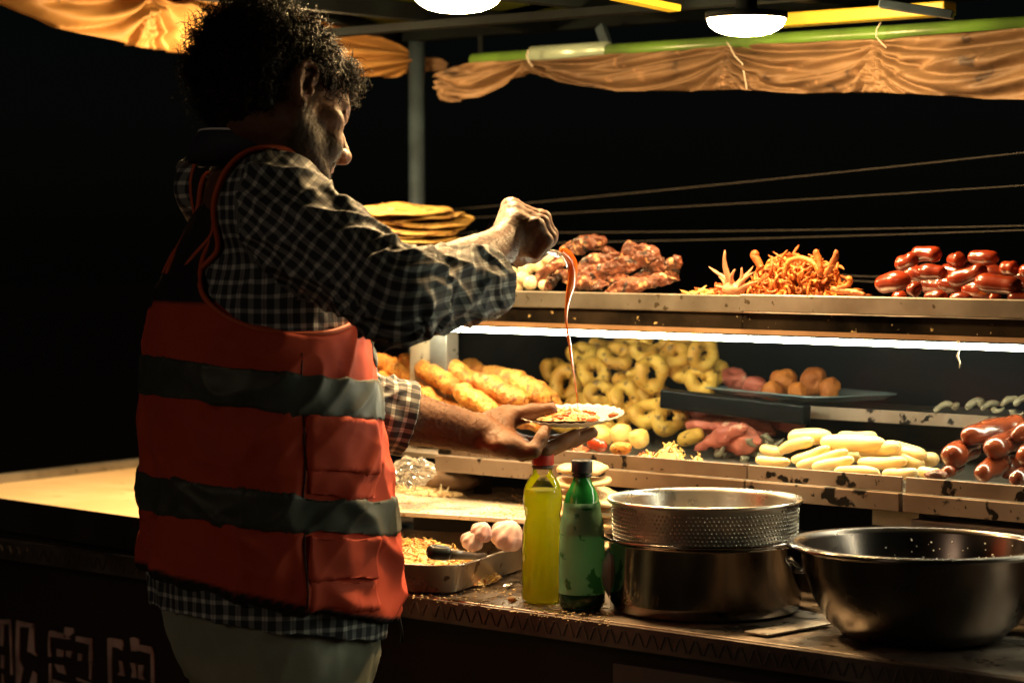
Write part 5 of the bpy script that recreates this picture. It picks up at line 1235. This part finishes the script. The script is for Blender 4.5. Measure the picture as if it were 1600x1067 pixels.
def plaid(name):
    mt = M(name, (.022,.025,.036), .75, c2=(.032,.034,.046), s2=20, rv=0, bump=.3, bs=400, bdist=.0008)
    n, l = mt.node_tree.nodes, mt.node_tree.links; b = n['Principled BSDF']
    old = b.inputs['Base Color'].links[0].from_socket
    def att(x): a = n.new('ShaderNodeAttribute'); a.attribute_name = x; return a.outputs['Fac']
    def mth(op, a, bb=None, clamp=False):
        x = n.new('ShaderNodeMath'); x.operation = op; x.use_clamp = clamp
        for i, v in enumerate((a, bb)):
            if v is None: continue
            if isinstance(v, (int, float)): x.inputs[i].default_value = v
            else: l.new(v, x.inputs[i])
        return x.outputs[0]
    def stripe(c, per, w, off=0):
        f = mth('FRACT', mth('ADD', mth('DIVIDE', c, per), off)); d = mth('ABSOLUTE', mth('SUBTRACT', f, .5))
        return mth('MULTIPLY', mth('SUBTRACT', w/2, d), 22, True)
    u, v = att('cu'), att('cv')
    A1 = stripe(u, .019, .46); A2 = stripe(v, .021, .34); A3 = stripe(u, .038, .08, .25); 
    both = mth('MULTIPLY', A1, A2); one = mth('MULTIPLY', mth('ADD', A1, A2), .5, True)
    fac = mth('ADD', mth('MULTIPLY', one, .55), mth('MULTIPLY', both, .45), True)
    mx = n.new('ShaderNodeMix'); mx.data_type = 'RGBA'; l.new(fac, mx.inputs[0]); l.new(old, mx.inputs[6]); mx.inputs[7].default_value = (.55, .57, .54, 1)
    m2 = n.new('ShaderNodeMix'); m2.data_type = 'RGBA'; l.new(mth('MULTIPLY', A3, .7), m2.inputs[0]); l.new(mx.outputs[2], m2.inputs[6]); m2.inputs[7].default_value = (.10, .05, .07, 1)
    l.new(m2.outputs[2], b.inputs['Base Color']); return mt
shirt_m = plaid('plaid_cotton')
sh = obj('shirt', (V, Fs), shirt_m, man, local=True); setattr_(sh, 'cu', cu_); setattr_(sh, 'cv', cv_)
# collar with pale edge
def collar(rows_, thick, mat, name, parent, closed=False):
    G = np.array(rows_); nu, nv = G.shape[:2]
    i = np.arange(nu-1)[:, None]*nv; j = np.arange(nv-1)[None]; q = np.stack([i+j, i+j+1, i+nv+j+1, i+nv+j], -1).reshape(-1, 4)
    o = obj(name, (G.reshape(-1, 3), [q]), mat, parent, local=True); s = o.modifiers.new('thickness', 'SOLIDIFY'); s.thickness = thick; s.offset = 0; return o
th = np.linspace(R(70), R(70)-R(320), 60)[::-1]
rowsc = []; edge = []; nk_ = H(0, -.030, -.035)-NB; nk_ /= nk_[2]; nk_ = nk_*[.8, .8, 1]; nk_[2] = 1.0; NBs = NB; NB = NB-nk_*.024+[0, 0, 0]
for a in th:
    bk = .5-.5*math.sin(a)                        # 1 at the back
    c0 = NB+nk_*.024+np.array([math.cos(a)*.083, math.sin(a)*.078, .022+.008*bk])*np.array([1+.16*max(0, math.cos(a+R(25))), 1+.10*max(0, math.cos(a+R(25))), 1]); up_ = nk_*(.021+.008*bk+.004*max(0, math.cos(a+R(35))))+np.array([math.cos(a)*-.003, math.sin(a)*-.003, .0])
    c1 = c0+up_; c2 = c0+np.array([math.cos(a)*.020, math.sin(a)*.018, -.012])
    rowsc.append([c0-[0, 0, .02], c0, c0+up_*.5, c1, c1+np.array([math.cos(a)*.005, math.sin(a)*.005, 0.0]), (c1+c2)/2+np.array([math.cos(a)*.006, math.sin(a)*.006, 0]), c2]); edge.append(c1+np.array([math.cos(a)*.003, math.sin(a)*.003, .0015]))
co_ = collar(rowsc, .0025, M('navy_collar', (.030,.034,.050), .7, rv=0, bump=.2, bs=200), 'collar', sh)
obj('collar_edge', sweep(np.array(edge), .0025, 8), M('white_piping', (.85,.85,.85), .6, rv=0), sh, local=True)

NB = NBs
# ---- vest
vr = .0036
T = Vol((-.30, -.28, .84), (.30, .28, 1.60), vr)
hem = lambda: None
T.fn(torso(.012, .926, 1.545, .25), (-.30, -.28, .80), (.30, .28, 1.60), .002)
AHc, AHr = (.245, -.005, 1.445), (.190, .270, .128); AHl = (-.265, .0, 1.445)
for c_ in (AHc, AHl):
    T.ell(c_, AHr, None, .006, 's')
T.cone(NB+[0, .01, .0], NB+[0, .0, .16], .072, .085, .005, 's')
T.fn(lambda X, Y, Z: np.maximum(np.abs(X+.02)-.004-.10*np.clip(Z-1.30, 0, 1), .10-Y), (-.10, .08, .85), (.10, .28, 1.60), .003, 's')
V, Fs = T.mesh(); N = vnormals(V, Fs)
def vest_disp(V):
    a = np.arctan2(V[:, 1], V[:, 0])
    w = nz(V*[1, 1, .40], 9, 51, 2); w2 = nz(np.stack([V[:, 0]+V[:, 2]*.5, V[:, 1]-V[:, 2]*.6, V[:, 2]*.4], 1), 17, 52, 2)
    low = np.clip((1.30-V[:, 2])/.3, 0, 1)
    w3 = nz(np.stack([V[:, 0]*.7+V[:, 2]*.9, V[:, 1]*.7+V[:, 2]*.5, V[:, 2]*.1], 1), 13, 53, 2)
    f = .012*low*((1-np.abs(w))**2-.4)+.007*((1-np.abs(w2))**2-.4)+.012*low*np.maximum(1-np.sqrt(w3*w3+.01)*1.6, 0)**2+.0016*nz(V*[1, 1, .7], 34, 54, 2)
    f += .016*np.exp(-((V[:, 2]-.93)/.07)**2)*np.clip(-V[:, 1]/.15, 0, 1)*.5
    return f
def vdisp(V, N): return V+N*vest_disp(V)[:, None]
zq = V[:, 2]+.12*V[:, 1]
def ellv(V, c, r):
    q = (V-np.array(c)); k0 = np.sqrt(((q/r)**2).sum(1)); k1 = np.sqrt(((q/np.array(r)**2)**2).sum(1)); return k0*(k0-1)/k1
pip = np.clip(1.6-np.abs(np.minimum(ellv(V, AHc, AHr), ellv(V, AHl, AHr))-.004)/.0045, 0, 1)
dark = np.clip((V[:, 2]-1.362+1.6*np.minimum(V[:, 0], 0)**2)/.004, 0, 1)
hemb = np.clip((.933-(V[:, 2]+.25*V[:, 1]))/.003, 0, 1)
strap = V[:, 2]*0
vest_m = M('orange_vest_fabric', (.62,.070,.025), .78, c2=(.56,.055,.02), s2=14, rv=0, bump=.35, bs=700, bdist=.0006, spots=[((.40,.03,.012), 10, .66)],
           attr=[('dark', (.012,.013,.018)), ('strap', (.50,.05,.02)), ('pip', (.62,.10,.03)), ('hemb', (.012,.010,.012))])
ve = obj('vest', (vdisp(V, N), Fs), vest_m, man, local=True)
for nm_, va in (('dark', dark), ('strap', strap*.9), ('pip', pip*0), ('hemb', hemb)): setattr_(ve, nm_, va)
refl_m = M('grey_reflective_tape', (.075,.082,.066), .55, .15, c2=(.050,.055,.044), s2=20, rv=0, bump=.3, bs=500, bdist=.0006)
def shell(zlo, zhi, tilt, off, extra=None, lo=(-.30, -.28), hi=(.30, .28)):
    v = Vol((lo[0], lo[1], .84), (hi[0], hi[1], 1.45), .0036)
    def f(X, Y, Z):
        d = torso(.012+off, .70, 1.545)(X, Y, Z); d2 = torso(.012-.010, .70, 1.545)(X, Y, Z); q = Z+tilt*Y
        d = np.maximum(d, -d2); d = np.maximum(d, np.maximum(zlo-q, q-zhi))
        if extra is not None: d = np.maximum(d, extra(X, Y, Z))
        return d
    v.fn(f, (lo[0], lo[1], .84), (hi[0], hi[1], 1.45), .001)
    for c_ in (AHc, AHl): v.ell(c_, np.array(AHr)+.004, None, .002, 's')
    v.fn(lambda X, Y, Z: np.maximum(np.abs(X+.02)-.006-.10*np.clip(Z-1.30, 0, 1), .10-Y), (-.10, .08, .85), (.10, .28, 1.44), .003, 's')
    V, Fs = v.mesh(); return vdisp(V, vnormals(V, Fs)), Fs
obj('reflective_stripe', shell(1.205, 1.262, .12, .0032), refl_m, ve, local=True)
obj('reflective_stripe', shell(1.036, 1.088, .12, .0032), refl_m, ve, local=True)
obj('reflective_stripe', shell(1.263, 1.36, .0, .0034, lambda X, Y, Z: np.maximum(np.maximum(.045-X, X-.10+0*Y), .05-Y)), refl_m, ve, local=True)
# pocket flaps and pocket bags on the right front
def pk_(zlo, zhi, off, y0=-.012, y1=.108, til=.12): return shell(zlo, zhi, til, off, lambda X, Y, Z: np.maximum(np.maximum(y0-Y, Y-y1), -X))
for k_, (z0, z1) in enumerate(((1.128, 1.203), (.972, 1.034))):
    fl = obj('pocket_flap', pk_(z0, z1, .0075), vest_m, ve, local=True)
    for nm_ in ('dark', 'strap', 'pip', 'hemb'): setattr_(fl, nm_, np.zeros(len(fl.data.vertices)))
pbag = obj('pocket', pk_(1.089, 1.1275, .0030), vest_m, ve, local=True); pb2 = obj('pocket', pk_(.930, .9715, .0030), vest_m, ve, local=True)
for o_ in (pbag, pb2):
    for nm_ in ('dark', 'strap', 'pip', 'hemb'): setattr_(o_, nm_, np.zeros(len(o_.data.vertices)))
# piping round the armhole: where the vest surface meets the armhole cut
def tors1(x, y, z, g):
    A_, B_, cy, cx = np.interp(z, zs, aa)+g, np.interp(z, zs, bb)+g, np.interp(z, zs, yc), np.interp(z, zs, xc_)
    return math.hypot((x-cx)/A_, (y-cy)/B_)-1
for c_, sg in ((AHc, 1), (AHl, -1)):
    P_ = []
    for ph_ in np.linspace(R(100), R(440), 90):
        lo_, hi_ = .0, 1.0
        def pt_(k): return np.array([c_[0]-sg*AHr[0]*math.sqrt(max(0, 1-k*k)), c_[1]+AHr[1]*k*math.cos(ph_), c_[2]+AHr[2]*k*math.sin(ph_)])
        ks = np.linspace(0, 1, 120); vs = [tors1(*pt_(k), .012) for k in ks]; j_ = [i for i in range(119) if (vs[i] < 0) != (vs[i+1] < 0)]
        if j_: P_.append(pt_(ks[j_[-1]]))
    P_ = np.array(P_); P_ = P_[P_[:, 2] < 1.535]
    # longest unbroken run
    br = np.where(np.linalg.norm(np.diff(P_, axis=0), axis=1) > .05)[0]; runs = np.split(P_, br+1); P_ = max(runs, key=len)
    for _ in range(2): P_[1:-1] = (P_[:-2]+2*P_[1:-1]+P_[2:])/4
    P_ = P_+vnormals(*sweep(P_, .001, 4, cap=False))[:0].sum()*0 + np.array([vest_disp(P_)*0]).T
    obj('armhole_piping', sweep(P_, .0042, 8), M('orange_piping', (.62,.10,.03), .6, rv=0), ve, local=True)
# shoulder straps lying on the shirt
def strap_(x0, x1, lab):
    cols = []
    for t in np.linspace(2, 190, 70):
        row = []
        for f in np.linspace(0, 1, 7):
            x = x0+(x1-x0)*f; x -= math.copysign(.055, x)*min(1, max(0, (50-t)/50)); o0 = np.array([x+.012*math.cos(R(t)), .0, 1.40]); dd_ = np.array([0, -math.cos(R(t)), math.sin(R(t))])
            rr_ = np.linspace(.04, .24, 160); q_ = o0+dd_*rr_[:, None]; s_ = S.at(q_) < .0
            tv = np.array([tors1(*p, .012) for p in q_]) < 0
            row.append((rr_[np.where(s_)[0][-1]] if s_.any() else .1, o0, dd_))
        cols.append(row)
    rad_ = np.array([[c[0] for c in row] for row in cols])
    for _ in range(6): rad_[1:-1] = (rad_[:-2]+2*rad_[1:-1]+rad_[2:])/4; rad_[:, 1:-1] = (rad_[:, :-2]+2*rad_[:, 1:-1]+rad_[:, 2:])/4
    G = np.array([[c[1]+c[2]*(rad_[i, j]+.006) for j, c in enumerate(row)] for i, row in enumerate(cols)])
    collar(G, .003, M('black_strap', (.014,.015,.020), .7, rv=0), 'shoulder_strap', ve)
    for j in (0, 6): obj('strap_piping', sweep(G[:, j], .0042, 8), M('orange_piping', (.62,.10,.03), .6, rv=0), ve, local=True)
strap_(.078, .118, 'r'); strap_(-.125, -.085, 'l')
# dark side seam
sp = []
for z in np.linspace(.93, 1.295, 30):
    a, b = np.interp(z, zs, aa)+.0125, np.interp(z, zs, bb)+.0125; y = -.020; x = a*math.sqrt(max(0, 1-(y/b)**2)); sp.append([x, y, z])
sp = np.array(sp); nn_ = np.tile([1., 0, 0], (30, 1)); sp = sp+nn_*vest_disp(sp)[:, None]
obj('side_seam', sweep(sp, .0018, 8), M('dark_seam', (.05,.012,.010), .7, rv=0), ve, local=True)

# ---- trousers
K = Vol((-.30, -.26, .06), (.30, .30, .98), .007)
K.ell((0, .0, .88), (.165, .140, .14), None, .04); K.cone((.02, 0, .94), (-.02, 0, .94), .13, .13, .04)
for s in (-1, 1):
    K.cone((s*.085, .01, .84), (s*.095, .02, .50), .105, .080, .03); K.cone((s*.095, .02, .50), (s*.10, .0, .10), .080, .062, .03)
K.ell((0, .06, .86), (.14, .10, .12), None, .04)
V, Fs = K.mesh(); N = vnormals(V, Fs); f_ = .008*(1-np.abs(nz(V*[1, 1, .6], 9, 61, 3)))**2+.004*(1-np.abs(nz(V*[1, 1, .5], 22, 62, 2)))**2
trm = M('olive_grey_cotton', (.34,.35,.28), .8, c2=(.27,.28,.22), s2=12, rv=0, bump=.3, bs=400, bdist=.0008)
tr_ = obj('trousers', (V+N*f_[:, None], Fs), trm, man, local=True)
obj('drawstring', sweep(np.array([[.07, .165, .915], [.075, .185, .89], [.078, .190, .86], [.080, .188, .845]]), [.002, .002, .002, .0032], 8), blackpl, tr_, local=True)
for s in (-1, 1):
    v = Vol((s*.10-.09, -.14, -.01), (s*.10+.09, .22, .16), .005)
    v.ell((s*.10, .10, .035), (.048, .095, .045), None, .02); v.ell((s*.10, -.03, .05), (.042, .07, .055), None, .03); v.cone((s*.10, -.02, .06), (s*.10, -.01, .12), .045, .048, .02)
    v.fn(lambda X, Y, Z: Z+0*X+0*Y-.001, (s*.10-.09, -.14, -.01), (s*.10+.09, .22, .16), .002, 's')
    obj('shoe', v.mesh(), M('black_leather', (.015,.014,.013), .4, rv=0), man, local=True)
